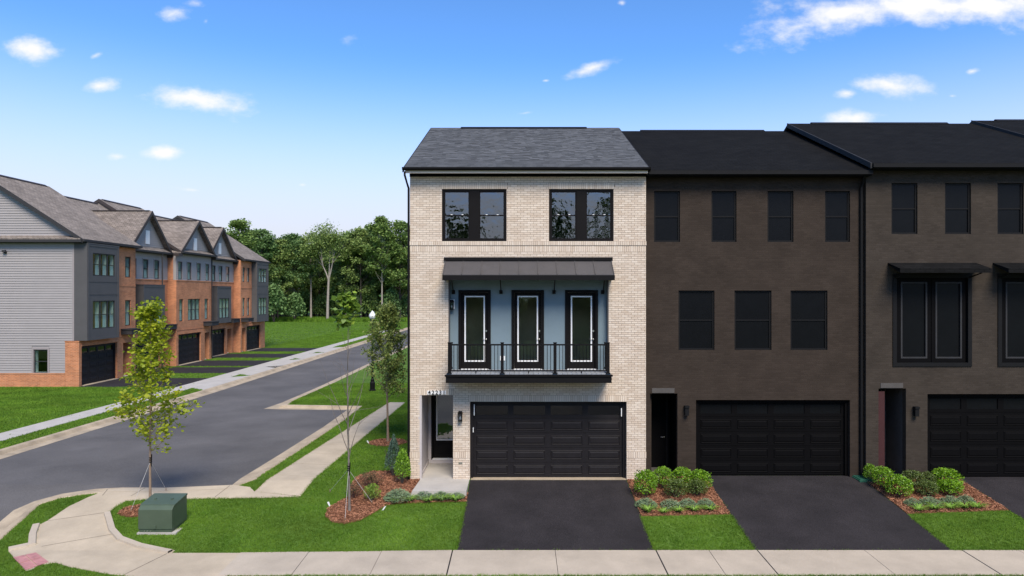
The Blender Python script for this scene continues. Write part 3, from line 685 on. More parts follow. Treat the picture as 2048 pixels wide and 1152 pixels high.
part('flashing', MB().fb(FA, cu0-.03, cu1+.03, ct0-.005, ct0+.10, -.005, .07), 'black_metal', A)
part('canopy_fascia', MB().fb(FA, cu0-.005, cu1+.005, ct1-.17, ct1-.02, CP-.03, CP+.03).fb(FA, cu0, cu0+.04, ct1-.17, ct1-.04, .03, CP-.03).fb(FA, cu1-.04, cu1, ct1-.17, ct1-.04, .03, CP-.03).fb(FA, cu0+.04, cu1-.04, ct1-.12, ct1-.07, .02, CP-.03), 'black_metal', A)
for px in (907, 1002, 1108, 1205):
    u = U(px, RB); z = Zp(584, RB)
    b = part('brace_plate', MB().fb(FA, u-.05, u+.05, z-.06, z+.06, RB, RB+.07), 'black_metal', A, bevel=.006)
    part('brace_rod', MB().tube([FA(u, z, RB+.06), FA(u, ct1-.1, CP-.22)], .016, 8), 'black_metal', b)
# balcony floor, fascia, railing
BP = .92; bz = 3.42; bu0, bu1 = U(893, BP), U(1222, BP)
part('balcony_fascia', MB().fb(FA, bu0-.02, bu1+.02, bz-.28, bz-.03, BP-.05, BP).fb(FA, bu0-.02, bu0+.03, bz-.28, bz-.03, .035, BP-.05).fb(FA, bu1-.03, bu1+.02, bz-.28, bz-.03, .035, BP-.05).fb(FA, bu0+.03, bu1-.03, bz-.26, bz-.04, .035, BP-.05).fb(FA, bu0-.05, bu1+.05, bz-.085, bz-.028, BP+.001, BP+.035), 'black_metal', A)
deck = part('deck_frame', MB().fb(FA, bu0, bu1, bz-.0385, bz-.03, RB, BP), 'black_metal', A)
npl = 34; pw = (bu1-bu0)/npl
pl_me = MB().box(-pw/2+.004, pw/2-.004, -.53, .53+.035, -.012, .012).mesh('plank', 'deck_grey')
for k in range(npl): link('plank', pl_me, deck, (bu0+(k+.5)*pw, D0-.36, bz-.012))
posts = [U(899, BP-.07), U(1004.5, BP-.07), U(1110, BP-.07), U(1216, BP-.07)]; RD = BP-.07; ph = Zp(686, RD)
rail = part('railing', MB().fb(FA, posts[0]+.04, posts[3]-.04, ph-.075, ph-.03, RD-.025, RD+.025).fb(FA, posts[0]+.04, posts[3]-.04, bz+.06, bz+.10, RD-.02, RD+.02)
            .fb(FA, posts[0]-.02, posts[0]+.02, ph-.075, ph-.03, .03, RD-.04).fb(FA, posts[0]-.02, posts[0]+.02, bz+.06, bz+.1, .03, RD-.04).fb(FA, posts[3]-.02, posts[3]+.02, ph-.075, ph-.03, .03, RD-.04).fb(FA, posts[3]-.02, posts[3]+.02, bz+.06, bz+.1, .03, RD-.04), 'black_metal', A)
post_me = MB().box(-.045, .045, -.045, .045, 0, ph-bz).box(-.055, .055, -.055, .055, ph-bz-.001, ph-bz+.02).box(-.07, .07, -.07, .07, 0, .02).mesh('post', 'black_metal')
for u in posts: link('post', post_me, rail, FA(u, bz, RD))
bal_me = MB().box(-.009, .009, -.009, .009, bz+.1, ph-.075).mesh('baluster', 'black_metal')
for a, b in zip(posts, posts[1:]):
    n = 14
    for k in range(1, n+1): link('baluster', bal_me, rail, FA(a+.03+(b-a-.06)*k/(n+1), 0, RD))
    link('foot_block', MB().box(-.015, .015, -.015, .015, bz, bz+.06).mesh('foot_block', 'black_metal'), rail, FA((a+b)/2, 0, RD))
for u in (posts[0], posts[3]):
    for k in range(1, 7): link('baluster', bal_me, rail, FA(u, 0, .05+(RD-.1)*k/7))
part('outlet', MB().fb(FA, U(1000, RB), U(1010, RB), Zp(721, RB), Zp(712, RB), RB, RB+.02), 'white_plastic', A)
def sconce(u, z, d, back, name='wall_lamp', parent=A, bigback=False):
    o = part(name, MB().fb(FA, u-.055, u+.055, z-.02, z+.16, d, d+.02) if not bigback else MB().fb(FA, u-.085, u+.085, z-.12, z+.18, d, d+.018), back, parent)
    fr = MB().fb(FA, u-.07, u+.07, z+.08, z+.14, d+.03, d+.17).fb(FA, u-.05, u+.05, z+.14, z+.17, d+.05, d+.15).fb(FA, u-.02, u+.02, z+.1, z+.13, d+.018, d+.04).fb(FA, u-.065, u+.065, z-.14, z-.115, d+.035, d+.165)
    for su in (-.058, .044):
        for sd_ in (.04, .148): fr.fb(FA, u+su, u+su+.014, z-.115, z+.08, d+sd_, d+sd_+.014)
    part('lamp_cage', fr, 'black_metal', o); part('lamp_glass', MB().fb(FA, u-.042, u+.042, z-.112, z+.078, d+.056, d+.146), 'glass_dark', o)
    part('bulb', MB().lathe(FA(u, z-.05, d+.1), [(.004, -.05), (.02, -.04), (.026, 0), (.018, .03), (.008, .06)], 10), 'white_plastic', o, True)
sconce(U(904, RB), Zp(610, RB), RB, 'white_plastic', bigback=True)
sconce(U(921), Zp(832), .012, 'black_metal')
# garage
garage_door(FA, A, gar[0], gar[1], 0.03, gar[3], -.16, 'garage_black', 'glass_garage')
part('garage_sill', MB().fb(FA, gar[0]+.03, gar[1]-.01, -.1, .02, -.3, .03), 'curb_concrete', A)
for u, a, b in ((U(948), 810, 832), (U(1244), 818, 834), (U(946), 856.5, 866)):
    part('weather_strip', MB().fb(FA, u-.012, u+.012, Zp(b), Zp(a), -.15, -.10), 'white_plastic', A)
part('garage_floor', MB().box(gar[0]-.1, gar[1]+.1, D0+.22, D0+4.2, -.2, .015), 'concrete_grey', A)
part('garage_room', MB().box(gar[0]-.3, gar[1]+.25, D0+4.2, D0+4.3, 0, 2.9), 'interior', A)
# entrance recess
ER = 1.95
m = MB(); m.box(entry[0]-.05, entry[0]-.002, D0-.006, D0+ER, 0, entry[3]+.05); m.box(entry[1]+.002, entry[1]+.05, D0+.012, D0+ER, 0, entry[3]+.05); m.box(entry[0]-.05, entry[1]+.05, D0+.02, D0+ER, entry[3]+.02, entry[3]+.06)
part('porch_lining', m, 'jamb_mauve', A)
part('porch_trim', MB().fb(FA, entry[0]-.002, entry[0]+.055, -.02, entry[3]-.005, -.12, .02).fb(FA, entry[0]-.002, entry[0]+.02, 0, .12, -ER, -.12).fb(FA, entry[0]+.02, entry[1], .0, .16, -ER-.02, -ER+.02), 'jamb_mauve', A)
def FE(u, z, d): return (u, D0+ER-d, z)
eu = (entry[0]+.0, entry[1]+.002)
m = MB(); wall_holes(m, FE, eu[0]-.05, eu[1]+.3, .16, 2.95, 0, -.12, [(eu[0]+.10, eu[1]+.26, .15, 2.62)])
part('porch_back_wall', m, 'jamb_mauve', A)
ed = glazed_door(FE, A, eu[0]+.10, eu[1]+.26, .16, 2.62, -.01, .06, 1, panel=True, gl='glass_dark')
part('vent_plate', MB().fb(FA, U(917), U(925), Zp(928), Zp(924), 0, .016), 'metal_silver', A)
# house number
plate = part('house_number_plate', MB().fb(FA, U(854.5), U(892), Zp(790)+.02, Zp(781), .012, .028), 'white_paint', A)
for k, ch in enumerate('42231'):
    cu = bpy.data.curves.new('digit', 'FONT'); cu.body = ch; cu.size = .172; cu.extrude = .003; cu.align_x = 'CENTER'; cu.offset = .0045
    tmp = bpy.data.objects.new('digit_source', cu); me = bpy.data.meshes.new_from_object(tmp); bpy.data.objects.remove(tmp)
    for v in me.vertices: v.co = Vector((v.co.x, -v.co.z, v.co.y))
    me.materials.clear(); me.materials.append(M['label_dark'])
    link('digit', me, plate, (U(859+k*7.3), D0-.032, Zp(788.4)))
# porch slab
slabp = MB().box(entry[0]+.02, entry[1]-.0, D0-.0, D0+ER, -.12, .035)
part('porch_floor', slabp, 'concrete_grey', A)
psl = part('porch_step', MB().hexa([(U(846)-.25, 20.03, -.3), (-1.575, 20.03, -.3), (-1.575, D0-.004, -.3), (entry[0]+.02, D0-.004, -.3), (U(846)-.14, 20.03, .02), (-1.575, 20.03, .02), (-1.575, D0-.004, .03), (entry[0]+.02, D0-.004, .03)]), 'concrete_grey', A)
# eaves, gutter, roof
EV = .40; rz0, rz1 = Zp(337, EV), 12.48; yr = 27.5; rx0, rx1 = U(806, EV), U(1300, EV)
part('frieze', MB().fb(FA, x0-.01, x1+.01, ztop-.02, Zp(344.5), -.02, .025), 'black_trim', A)
part('soffit', MB().fb(FA, rx0+.06, rx1-.06, Zp(344.5)+.0, Zp(344.5)+.02, -.1, EV-.05).fb(FA, rx0+.06, rx1-.06, Zp(346, EV), Zp(338, EV), EV-.06, EV-.032).fb(FA, rx0+.1, rx1-.1, Zp(345.5)+.01, Zp(341), .02, .05), 'fascia_tan', A)
part('gutter', MB().prism([FA(rx0-.02, rz0+.03, EV-.03), FA(rx0-.02, rz0-.055, EV-.03), FA(rx0-.02, rz0-.055, EV+.04), FA(rx0-.02, rz0-.02, EV+.08), FA(rx0-.02, rz0+.03, EV+.09)], (rx1-rx0+.04, 0, 0)), 'black_metal', A)
ye = D0-EV; yk = 2*yr-ye
slope = (rz1-rz0)/(yr-ye)
rf = MB(); rf.hexa([(rx0, ye, rz0-.06), (rx1, ye, rz0-.06), (rx1, yr, rz1-.06), (rx0, yr, rz1-.06), (rx0, ye, rz0-.012), (rx1, ye, rz0-.012), (rx1, yr, rz1-.012), (rx0, yr, rz1-.012)])
rf.hexa([(rx0, yr, rz1-.06), (rx1, yr, rz1-.06), (rx1, yk, rz0-.06), (rx0, yk, rz0-.06), (rx0, yr, rz1-.012), (rx1, yr, rz1-.012), (rx1, yk, rz0-.012), (rx0, yk, rz0-.012)])
roof = part('roof', rf, 'roof_under', A)
sv = Vector((0, yr-ye, rz1-rz0)); SL = sv.length; sv.normalize(); nv = Vector((0, -sv.z, sv.y))
EXP = .142; nrow = int(SL/EXP); sh = MB(); ns = 0; rs = random.Random(11)
sh_me = None
def shingle(mb, u0, u1, s0, th, org=Vector((0, ye, rz0-.012))):
    def Q(u, s_, n_): p = org+sv*s_+nv*n_; return (u, p.y, p.z)
    L_ = EXP+.05
    mb.hexa([Q(u0, s0, -.001), Q(u1, s0, -.001), Q(u1, s0+L_, -.001), Q(u0, s0+L_, -.001), Q(u0, s0, th), Q(u1, s0, th), Q(u1, s0+L_, .002), Q(u0, s0+L_, .002)])
sm = MB(); shingle(sm, -.1, .1, 0, .015, Vector((0, 0, 0))); sh_me = sm.mesh('shingle', 'shingle_grey')
for r in range(nrow):
    u = rx0+.004
    while u < rx1-.01:
        wv = rs.choice((.13, .17, .2, .24, .3)); e = min(u+wv, rx1-.004); th = rs.choice((.007, .009, .015, .019))
        if ns < 300 and r < 14 and e-u > .1:
            o = link('shingle', sh_me, roof, ((u+e)/2, ye+sv.y*r*EXP, rz0-.012+sv.z*r*EXP)); o.scale.x = (e-u-.003)/.2; ns += 1
        else: shingle(sh, u+.0015, e-.0015, r*EXP, th)
        u = e
so = part('shingles', sh, 'shingle_grey', roof); so['kind'] = 'stuff'
rv0, rv1 = (922-CX)*yr/FPX, (1173-CX)*yr/FPX
part('ridge_cap', MB().prism([(rx0, yr-.16, rz1-.065), (rx0, yr, rz1+.012), (rx0, yr+.16, rz1-.065)], (rx1-rx0, 0, 0)), 'shingle_grey', roof)
part('ridge_vent', MB().prism([(rv0, yr-.17, rz1-.04), (rv0, yr, rz1+.045), (rv0, yr+.17, rz1-.04)], (rv1-rv0, 0, 0)), 'black_trim', roof)
for bx0 in (rx0-.02, rx1):
    part('bargeboard', MB().hexa([(bx0, ye, rz0-.12), (bx0+.02, ye, rz0-.12), (bx0+.02, yr, rz1-.12), (bx0, yr, rz1-.12), (bx0, ye, rz0), (bx0+.02, ye, rz0), (bx0+.02, yr, rz1), (bx0, yr, rz1)]), 'black_trim', A)
dsx = x0-.035
part('downspout', MB().tube([(dsx-.06, D0-EV-.02, rz0-.09), (dsx-.06, D0-EV-.02, rz0-.2), (dsx, D0-.05, rz0-.55), (dsx, D0-.05, 4.0), (dsx, D0-.05, 0.0)], .034, 8), 'black_metal', A)

# ------------------------------------------------------------------ the neighbours of the terrace, overlaid darkening put into their colours
def dimmed_house(label, pxl, pxr, yf, brick, eave_py, ridge_py, ridge_l, wins, extras, gar_px, ent_px, floor):
    Sx = yf/FPX
    def u_(px): return (px-CX)*Sx
    def z_(py): return CAMZ-(py-CY)*Sx
    def F(u, z, d): return (u, yf-d, z)
    T = thing('townhouse', label, 'house', (u_((pxl+pxr)/2), yf, G(yf)))
    a, b = u_(pxl), u_(pxr); zt = z_(eave_py+10)
    hs_ = [(u_(q[0]), u_(q[1]), z_(q[3]), z_(q[2])) for q in wins]
    if gar_px: hs_.append((u_(gar_px[0]), u_(gar_px[1]), -.11, z_(gar_px[2])))
    if ent_px: hs_.append((u_(ent_px[0]), u_(ent_px[1]), -.11, z_(ent_px[2])))
    for e in extras: hs_.append((u_(e[0]), u_(e[1]), z_(e[3]), z_(e[2])))
    part('wall', wall_holes(MB(), F, a, b, -.1, zt, 0, -.2, hs_), brick, T)
    EVd = .4; ye_ = yf-EVd; z0_ = CAMZ-(eave_py-CY)*ye_/FPX; yr_ = yf+6.2; z1_ = CAMZ-(ridge_py-CY)*yr_/FPX; yk_ = 2*yr_-ye_
    shell(T, a, b, yf+.2, yk_-.4, -.1, zt, z1_-.35, brick, 'interior')
    m = MB()
    for (ya, za, yb, zb_) in ((ye_, z0_, yr_, z1_), (yr_, z1_, yk_, z0_)):
        m.hexa([(a-.02, ya, za-.16), (b-.02, ya, za-.16), (b-.02, yb, zb_-.16), (a-.02, yb, zb_-.16), (a-.02, ya, za), (b-.02, ya, za), (b-.02, yb, zb_), (a-.02, yb, zb_)])
    ro = part('roof', m, 'roof_dimmed', T)
    part('ridge_vent', MB().prism([(a+.9, yr_-.17, z1_-.06), (a+.9, yr_, z1_+.05), (a+.9, yr_+.17, z1_-.06)], (b-a-1.9, 0, 0)), 'dark_void', ro)
    part('rake_trim', MB().hexa([(a-.06, ye_, z0_-.16), (a-.02, ye_, z0_-.16), (a-.02, yr_, z1_-.16), (a-.06, yr_, z1_-.16), (a-.06, ye_, z0_+.01), (a-.02, ye_, z0_+.01), (a-.02, yr_, z1_+.01), (a-.06, yr_, z1_+.01)]), 'frame_dim', ro)
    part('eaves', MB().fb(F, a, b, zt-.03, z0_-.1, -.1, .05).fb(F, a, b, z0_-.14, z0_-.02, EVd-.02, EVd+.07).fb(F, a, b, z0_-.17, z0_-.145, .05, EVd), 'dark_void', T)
    for q in wins:
        sash_window(F, T, u_(q[0])+.004, u_(q[1])-.004, z_(q[3])+.004, z_(q[2])-.004, -.05, 'dark_void', 'dark_pane', .05, .035)
    for e in extras:
        u0, u1, z0e, z1e = u_(e[0]), u_(e[1]), z_(e[3]), z_(e[2])
        part('balcony_frame', frame_rect(MB(), F, u0+.002, u1-.002, z0e+.002, z1e-.002, .12, -.1, .03), 'dark_void', T)
        n = 2; wv = (u1-u0-.3)/n
        for k in range(n):
            da = u0+.15+k*wv
            d_ = part('door', frame_rect(MB(), F, da+.01, da+wv-.01, z0e+.13, z1e-.13, .14, -.1, -.04), 'door_dark', T)
            part('glazing_frame', frame_rect(MB(), F, da+.13, da+wv-.13, z0e+.25, z1e-.25, .05, -.06, -.03), 'frame_dim', d_)
            part('pane', MB().fb(F, da+.16, da+wv-.16, z0e+.27, z1e-.27, -.09, -.08), 'dark_pane', d_)
        cz = z1e+.35
        part('canopy', MB().hexa([F(u0-.15, cz-.05, 0), F(u1+.15, cz-.05, 0), F(u1+.15, cz-.33, .7), F(u0-.15, cz-.33, .7), F(u0-.15, cz, 0), F(u1+.15, cz, 0), F(u1+.15, cz-.2, .7), F(u0-.15, cz-.2, .7)]), 'roof_dimmed', T)
        br = MB()
        for uu2 in (u0+.05, u1-.05): br.tube([F(uu2, z1e-.1, .02), F(uu2, cz-.33, .55)], .02, 6)
        part('brace_rod', br, 'dark_void', T)
    if gar_px:
        garage_door(F, T, u_(gar_px[0])+.003, u_(gar_px[1])-.003, G(yf)+.03, z_(gar_px[2])-.003, -.14, 'door_dark', 'dark_pane', frame=.1)
    if ent_px:
        e0, e1, et = u_(ent_px[0]), u_(ent_px[1]), z_(ent_px[2])
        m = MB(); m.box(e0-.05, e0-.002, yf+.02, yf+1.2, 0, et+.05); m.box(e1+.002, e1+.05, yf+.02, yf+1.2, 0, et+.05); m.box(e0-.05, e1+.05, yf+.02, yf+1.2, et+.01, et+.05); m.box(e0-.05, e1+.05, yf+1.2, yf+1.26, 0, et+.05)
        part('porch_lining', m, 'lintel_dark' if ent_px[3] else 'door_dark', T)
        if ent_px[3]: part('porch_trim', MB().fb(F, e0+.0, e0+.22, .3, et-.1, -.4, -.05), 'red_dark', T)
        def FE2(u, z, d): return (u, yf+1.2-d, z)
        glazed_door(FE2, T, e0+.12, e1-.06, .05, et-.15, .0, .05, 1, panel=True, gl='dark_pane', dark='dark_void', lite='frame_dim', sill=False)
        part('lintel', MB().fb(F, e0+.06, e1-.1, et+.02, et+.17, -.01, .018), 'lintel_dark', T)
        part('porch_floor', MB().box(e0, e1, yf-.0, yf+1.2, -.12, .015), 'lintel_dark', T)
        us_ = e1+.27
        lo = part('wall_lamp', MB().fb(F, us_-.05, us_+.05, 2.0, 2.2, 0, .02), 'dark_void', T)
        part('lamp_cage', MB().fb(F, us_-.07, us_+.07, 2.22, 2.28, .02, .17).fb(F, us_-.06, us_+.06, 1.98, 2.22, .04, .15), 'dark_void', lo)
    part('downspout', MB().tube([F(b-.16, zt-.02, .3), F(b-.16, zt-.4, .06), F(b-.16, .1, .06)], .05, 8), 'dark_void', T)
    part('floor', MB().box(a+.2, b-.2, yf+.22, yk_-.7, -.2, .0).box(a+.2, b-.2, yf+1.4, yk_-.7, 3.1, 3.4).box(a+.2, b-.2, yf+.3, yk_-.7, 6.2, 6.5).box(a+.2, b-.2, yf+3, yf+3.1, 0, 9), 'dark_void', T)
    return T
yB = D0+.28
dimmed_house('dimmed brick townhouse with four upper windows, attached right of the cream one', 1292.5, 1731, yB, 'brick_dimmed_taupe', 340, 262, 1240,
           [(1308, 1360, 382, 484), (1423, 1473, 382, 484), (1535, 1587, 382, 484), (1650, 1700, 382, 484), (1357, 1429, 581, 700), (1469, 1543, 581, 700), (1581, 1655, 581, 700)], [], (1392, 1700, 800), (1300, 1355, 787, 0), 0)
yC = D0+.12
dimmed_house('dimmed brick townhouse with canopied balcony doors at the right edge', 1732, 2205, yC, 'brick_dimmed_umber', 326, 247, 1580,
           [(1783, 1835, 366, 468), (1890, 1942, 366, 468), (1995, 2047, 366, 468), (2100, 2152, 366, 468)], [(1785, 1943, 548, 733), (1995, 2150, 548, 733)], (1855, 2165, 788), (1757, 1812, 777, 1), 0)
dimmed_house('dimmed townhouse whose roof end shows at the right frame edge', 2206, 2660, D0+.2, 'brick_dimmed_taupe', 319, 241, 1945, [(2250, 2310, 375, 478), (2370, 2430, 375, 478), (2490, 2550, 375, 478)], [], (2300, 2600, 790), None, 0)

# ------------------------------------------------------------------ the brick and siding row across the side street
def lap_boards(parent, F, rows, profile_h, d0, joined=None, material='siding_grey'):
    for (u0, u1, ua, ub, z) in rows:           # bottom span u0..u1, top span ua..ub
        h = profile_h+.012
        pts = [F(u0, z, d0+.042), F(u1, z, d0+.042), F(u1, z, d0), F(u0, z, d0), F(ua, z+h, d0+.006), F(ub, z+h, d0+.006), F(ub, z+h, d0), F(ua, z+h, d0)]
        if joined is not None: joined.hexa(pts)
        else: part('siding_board', MB().hexa(pts), material, parent)
GL = -.13; EXPO = .158
def split_span(u0, u1, z, h, holes):
    iv = [(u0, u1)]
    for a, b, c, d in holes:
        if z+h > c+.01 and z < d-.01:
            n = []
            for p, q in iv:
                if b <= p or a >= q: n.append((p, q)); continue
                if a > p: n.append((p, a))
                if b < q: n.append((b, q))
            iv = n
    return [q for q in iv if q[1]-q[0] > .03]
XR = -34.3
def row_unit(label, X, ya, yb, ridge, eave, style, gar_r, bay, wins, siding_wins, dormer, entry_r, end=0):
    def F(u, z, d): return (X+d, u, z)
    T = thing('townhouse', label, 'house', (X-6, (ya+yb)/2, GL))
    XB = 2*XR-X
    zt = eave-.12; zsplit = 6.9 if siding_wins else zt
    g = (gar_r[0], gar_r[1], GL-.1, 2.42); e = (entry_r[0], entry_r[1], GL-.1, 2.3)
    hl = [g, e]+list(wins)
    lower = wall_holes(MB(), F, ya, yb, GL-.08, zsplit, 0, -.25, hl)
    part('wall', lower, 'brick_red', T)
    part('brick_band', MB().fb(F, ya, yb, zsplit-.08, zsplit, .001, .035) if siding_wins else MB().fb(F, ya, yb, 6.3, 6.38, .001, .03), 'brick_red', T)
    part('brick_band', MB().fb(F, ya, yb, 2.75, 2.82, .001, .025), 'brick_red', T)
    if siding_wins:
        up = wall_holes(MB(), F, ya, yb, zsplit, zt, -.03, -.25, siding_wins)
        part('upper_wall', up, 'siding_grey', T)
        jm_ = MB(); z = zsplit
        while z < zt-.05:
            for p, q in split_span(ya, yb, z, EXPO, [(w[0]-.06, w[1]+.06, w[2]-.06, w[3]+.06) for w in siding_wins]): lap_boards(None, F, [(p, q, p, q, z)], EXPO, -.03, jm_)
            z += EXPO
        so_ = part('lap_siding', jm_, 'siding_grey', T); so_['kind'] = 'stuff'
    # party / end walls, back
    for yy, s in ((ya, 1), (yb, -1)):
        outer = (end == 1 and s > 0) or (end == 2 and s < 0)
        if end == 1 and s > 0:
            def FS0(u, z, d): return (u, ya-d, z)
            part('end_wall', wall_holes(MB(), FS0, XB, X-.25, GL-.1, zt, 0, -.2, [(-30.9, -30.02, .74, 2.22)]), 'siding_grey', T)
        else: part('end_wall', MB().prism([(X-.25, yy, GL-.1), (XB, yy, GL-.1), (XB, yy, zt), (X-.25, yy, zt)], (0, s*.2, 0)), 'siding_grey' if outer else 'brick_red', T)
        part('gable_end', MB().prism([(X-.25, yy, zt), (XB, yy, zt), (XR, yy, ridge-.25)], (0, s*.2, 0)), 'siding_grey' if outer else 'trim_charcoal', T)
    part('back_wall', MB().box(XB-.2, XB, ya, yb, GL-.1, zt), 'siding_grey', T)
    fl = MB()
    for z in (3.0, 6.3, 9.0): fl.box(XB+.2, X-.26, ya+.2, yb-.2, z-.25, z)
    fl.box(X-1.3, X-1.2, ya+.2, yb-.2, 2.8, 9.0); fl.box(XB+.2, X-.26, ya+.2, yb-.2, GL-.05, GL+.03); part('floor', fl, 'interior', T)
    # roof
    ov = .42; zr0 = eave; s_ = (ridge-eave)/(XR+.0-(X+ov)) * -1
    yA, yB_ = (ya-.35 if end == 1 else ya), (yb+.3 if end == 2 else yb)
    ro = MB()
    for (xa, za, xb, zb_) in ((X+ov, eave, XR, ridge), (XR, ridge, XB-ov, eave)):
        ro.hexa([(xa, yA, za-.14), (xa, yB_, za-.14), (xb, yB_, zb_-.14), (xb, yA, zb_-.14), (xa, yA, za), (xa, yB_, za), (xb, yB_, zb_), (xb, yA, zb_)])
    r = part('roof', ro, 'roof_brown_y', T)
    part('ridge_cap', MB().prism([(XR-.2, yA+.4, ridge-.07), (XR, yA+.4, ridge+.05), (XR+.2, yA+.4, ridge-.07)], (0, yB_-yA-.8, 0)), 'trim_brown', r)
    part('gutter', MB().box(X+ov, X+ov+.1, yA, yB_, eave-.16, eave-.02), 'trim_charcoal', T)
    part('eaves', MB().fb(F, yA, yB_, zt-.02, eave-.14, -.02, .05).fb(F, yA, yB_, eave-.2, eave-.165, .05, ov), 'trim_charcoal', T)
    part('rake_trim', MB().hexa([(X+ov, yA-.03, eave-.26), (X+ov, yA, eave-.26), (XR, yA, ridge-.26), (XR, yA-.03, ridge-.26), (X+ov, yA-.03, eave+.01), (X+ov, yA, eave+.01), (XR, yA, ridge+.01), (XR, yA-.03, ridge+.01)])
         .hexa([(XR, yA-.03, ridge-.26), (XR, yA, ridge-.26), (XB-ov, yA, eave-.26), (XB-ov, yA-.03, eave-.26), (XR, yA-.03, ridge+.01), (XR, yA, ridge+.01), (XB-ov, yA, eave+.01), (XB-ov, yA-.03, eave+.01)]), 'trim_charcoal' if end else 'trim_brown', T)
    # windows
    for q in wins: sash_window(F, T, q[0]+.01, q[1]-.01, q[2]+.01, q[3]-.01, -.06, 'trim_charcoal', 'glass_teal', .05, .04) if q[1]-q[0] < 1.2 else triple(F, T, q, -.06)
    for q in siding_wins:
        part('window_trim', frame_rect(MB(), F, q[0]-.07, q[1]+.07, q[2]-.07, q[3]+.07, .075, -.03, .03), 'window_trim', T)
        sash_window(F, T, q[0]+.006, q[1]-.006, q[2]+.006, q[3]-.006, -.03, 'trim_charcoal', 'glass_teal', .05, .04)
    if bay:
        b0, b1, bz0, bz1, bd, bw_ = bay
        def FBy(u, z, d): return (X+bd+d, u, z)
        mb_ = wall_holes(MB(), FBy, b0, b1, bz0, bz1, 0, -.1, bw_)
        mb_.box(X-.02, X+bd-.1, b0, b0+.1, bz0, bz1); mb_.box(X-.02, X+bd-.1, b1-.1, b1, bz0, bz1); mb_.box(X-.02, X+bd-.1, b0+.1, b1-.1, bz0, bz0+.1); mb_.box(X-.02, X+bd-.1, b0+.1, b1-.1, bz1-.1, bz1)
        by = part('bay', mb_, 'panel_charcoal', T)
        bt = MB()
        for zq in [bz0+.0, bz1-.14]: bt.fb(FBy, b0-.02, b1+.02, zq, zq+.14, .001, .03)
        for uq in (b0-.02, b1-.12): bt.fb(FBy, uq, uq+.14, bz0+.14, bz1-.14, .001, .028)
        if len(bw_) > 1:
            for zq in (5.72, 6.55): bt.fb(FBy, b0+.12, b1-.12, zq, zq+.05, .001, .02); bt.box(X+.02, X+bd, b0-.012, b0-.001, zq, zq+.05)
        bt.box(X-.02, X+bd+.05, b0-.04, b1+.04, bz1+.001, bz1+.06)
        part('bay_trim', bt, 'panel_charcoal', by)
        for q in bw_: triple(FBy, T, q, -.03)
    # garage, entrance
    garage_door(F, T, g[0]+.003, g[1]-.003, GL+.04, g[3]-.003, -.15, 'garage_black', 'glass_garage', frame=.1)
    part('garage_sill', MB().fb(F, g[0]+.05, g[1]-.05, GL-.05, GL+.035, -.28, .15), 'curb_concrete', T)
    part('lintel', MB().fb(F, g[0]-.05, g[1]+.05, 2.42, 2.62, .001, .022), 'brick_red', T)
    em = MB(); em.fb(F, e[0]-.1, e[1]+.1, GL, 2.4, -1.4, -1.3); em.fb(F, e[0]-.1, e[0]-.002, GL, 2.4, -1.3, -.25); em.fb(F, e[1]+.002, e[1]+.1, GL, 2.4, -1.3, -.25); em.fb(F, e[0]-.1, e[1]+.1, 2.31, 2.4, -1.3, -.25)
    part('porch_lining', em, 'brick_red', T)
    part('door', MB().fb(F, e[0]+.05, e[1]-.05, GL+.1, 2.2, -1.299, -1.24).fb(F, e[0]+.2, e[1]-.2, GL+.3, .9, -1.24, -1.22), 'black_trim', T)
    part('awning', MB().fb(F, e[0]-.25, e[1]+.25, 2.92, 3.25, .0, .75).fb(F, e[0]-.3, e[1]+.3, 3.25, 3.31, .0, .8), 'trim_charcoal', T)
    # front gable
    if dormer:
        yc, hw, pk = dormer; base = eave-.05; sl = (pk-base)/(hw+.3)
        xin = XR+(ridge-pk)/((ridge-eave)/(X+ov-XR))
        gm = MB().prism([F(yc-hw, zt-.1, -.03), F(yc+hw, zt-.1, -.03), F(yc+hw, base+.2, -.03), F(yc, pk-.2, -.03), F(yc-hw, base+.2, -.03)], (-.2, 0, 0)); part('gable_wall', gm, 'siding_grey', T)
        jb = MB(); z = zt-.02
        while z < pk-.45:
            h1 = (pk-.22-z)/sl; h2 = max(.01, (pk-.22-z-EXPO)/sl)
            lap_boards(None, F, [(yc-min(hw, h1), yc+min(hw, h1), yc-min(hw, h2), yc+min(hw, h2), z)], EXPO, -.03, jb); z += EXPO
        o = part('gable_siding', jb, 'siding_grey', T); o['kind'] = 'stuff'
        gr = MB(); xo = X+.38
        for s in (-1, 1):
            a = (yc+s*(hw+.34), base-.02)
            gr.hexa([(xo, a[0], a[1]-.1), (XR+.3, a[0], a[1]-.1), (XR+.3, yc, pk-.1), (xo, yc, pk-.1), (xo, a[0], a[1]), (XR+.3, a[0], a[1]), (XR+.3, yc, pk), (xo, yc, pk)] if False else
                    [(xo, a[0], a[1]-.1), (X-1.5, a[0], a[1]-.1), (xin-.2, yc, pk-.1), (xo, yc, pk-.1), (xo, a[0], a[1]), (X-1.5, a[0], a[1]), (xin-.2, yc, pk), (xo, yc, pk)])
        part('gable_roof', gr, 'roof_brown_x', T)
        rk = MB()
        for s in (-1, 1):
            a = (yc+s*(hw+.34), base-.02)
            rk.hexa([(xo, a[0], a[1]-.3), (xo+.04, a[0], a[1]-.3), (xo+.04, yc, pk-.3), (xo, yc, pk-.3), (xo, a[0], a[1]+.01), (xo+.04, a[0], a[1]+.01), (xo+.04, yc, pk+.01), (xo, yc, pk+.01)])
            rk.box(X+.0, xo+.05, a[0]-.15-.25*(s < 0)+.0, a[0]+.15+.25*(s > 0) if False else a[0]+.25, a[1]-.34, a[1]-.12)
        rk.box(xin-.1, xo-.2, yc-.12, yc+.12, pk+.005, pk+.045)
        part('gable_trim', rk, 'trim_brown', T)
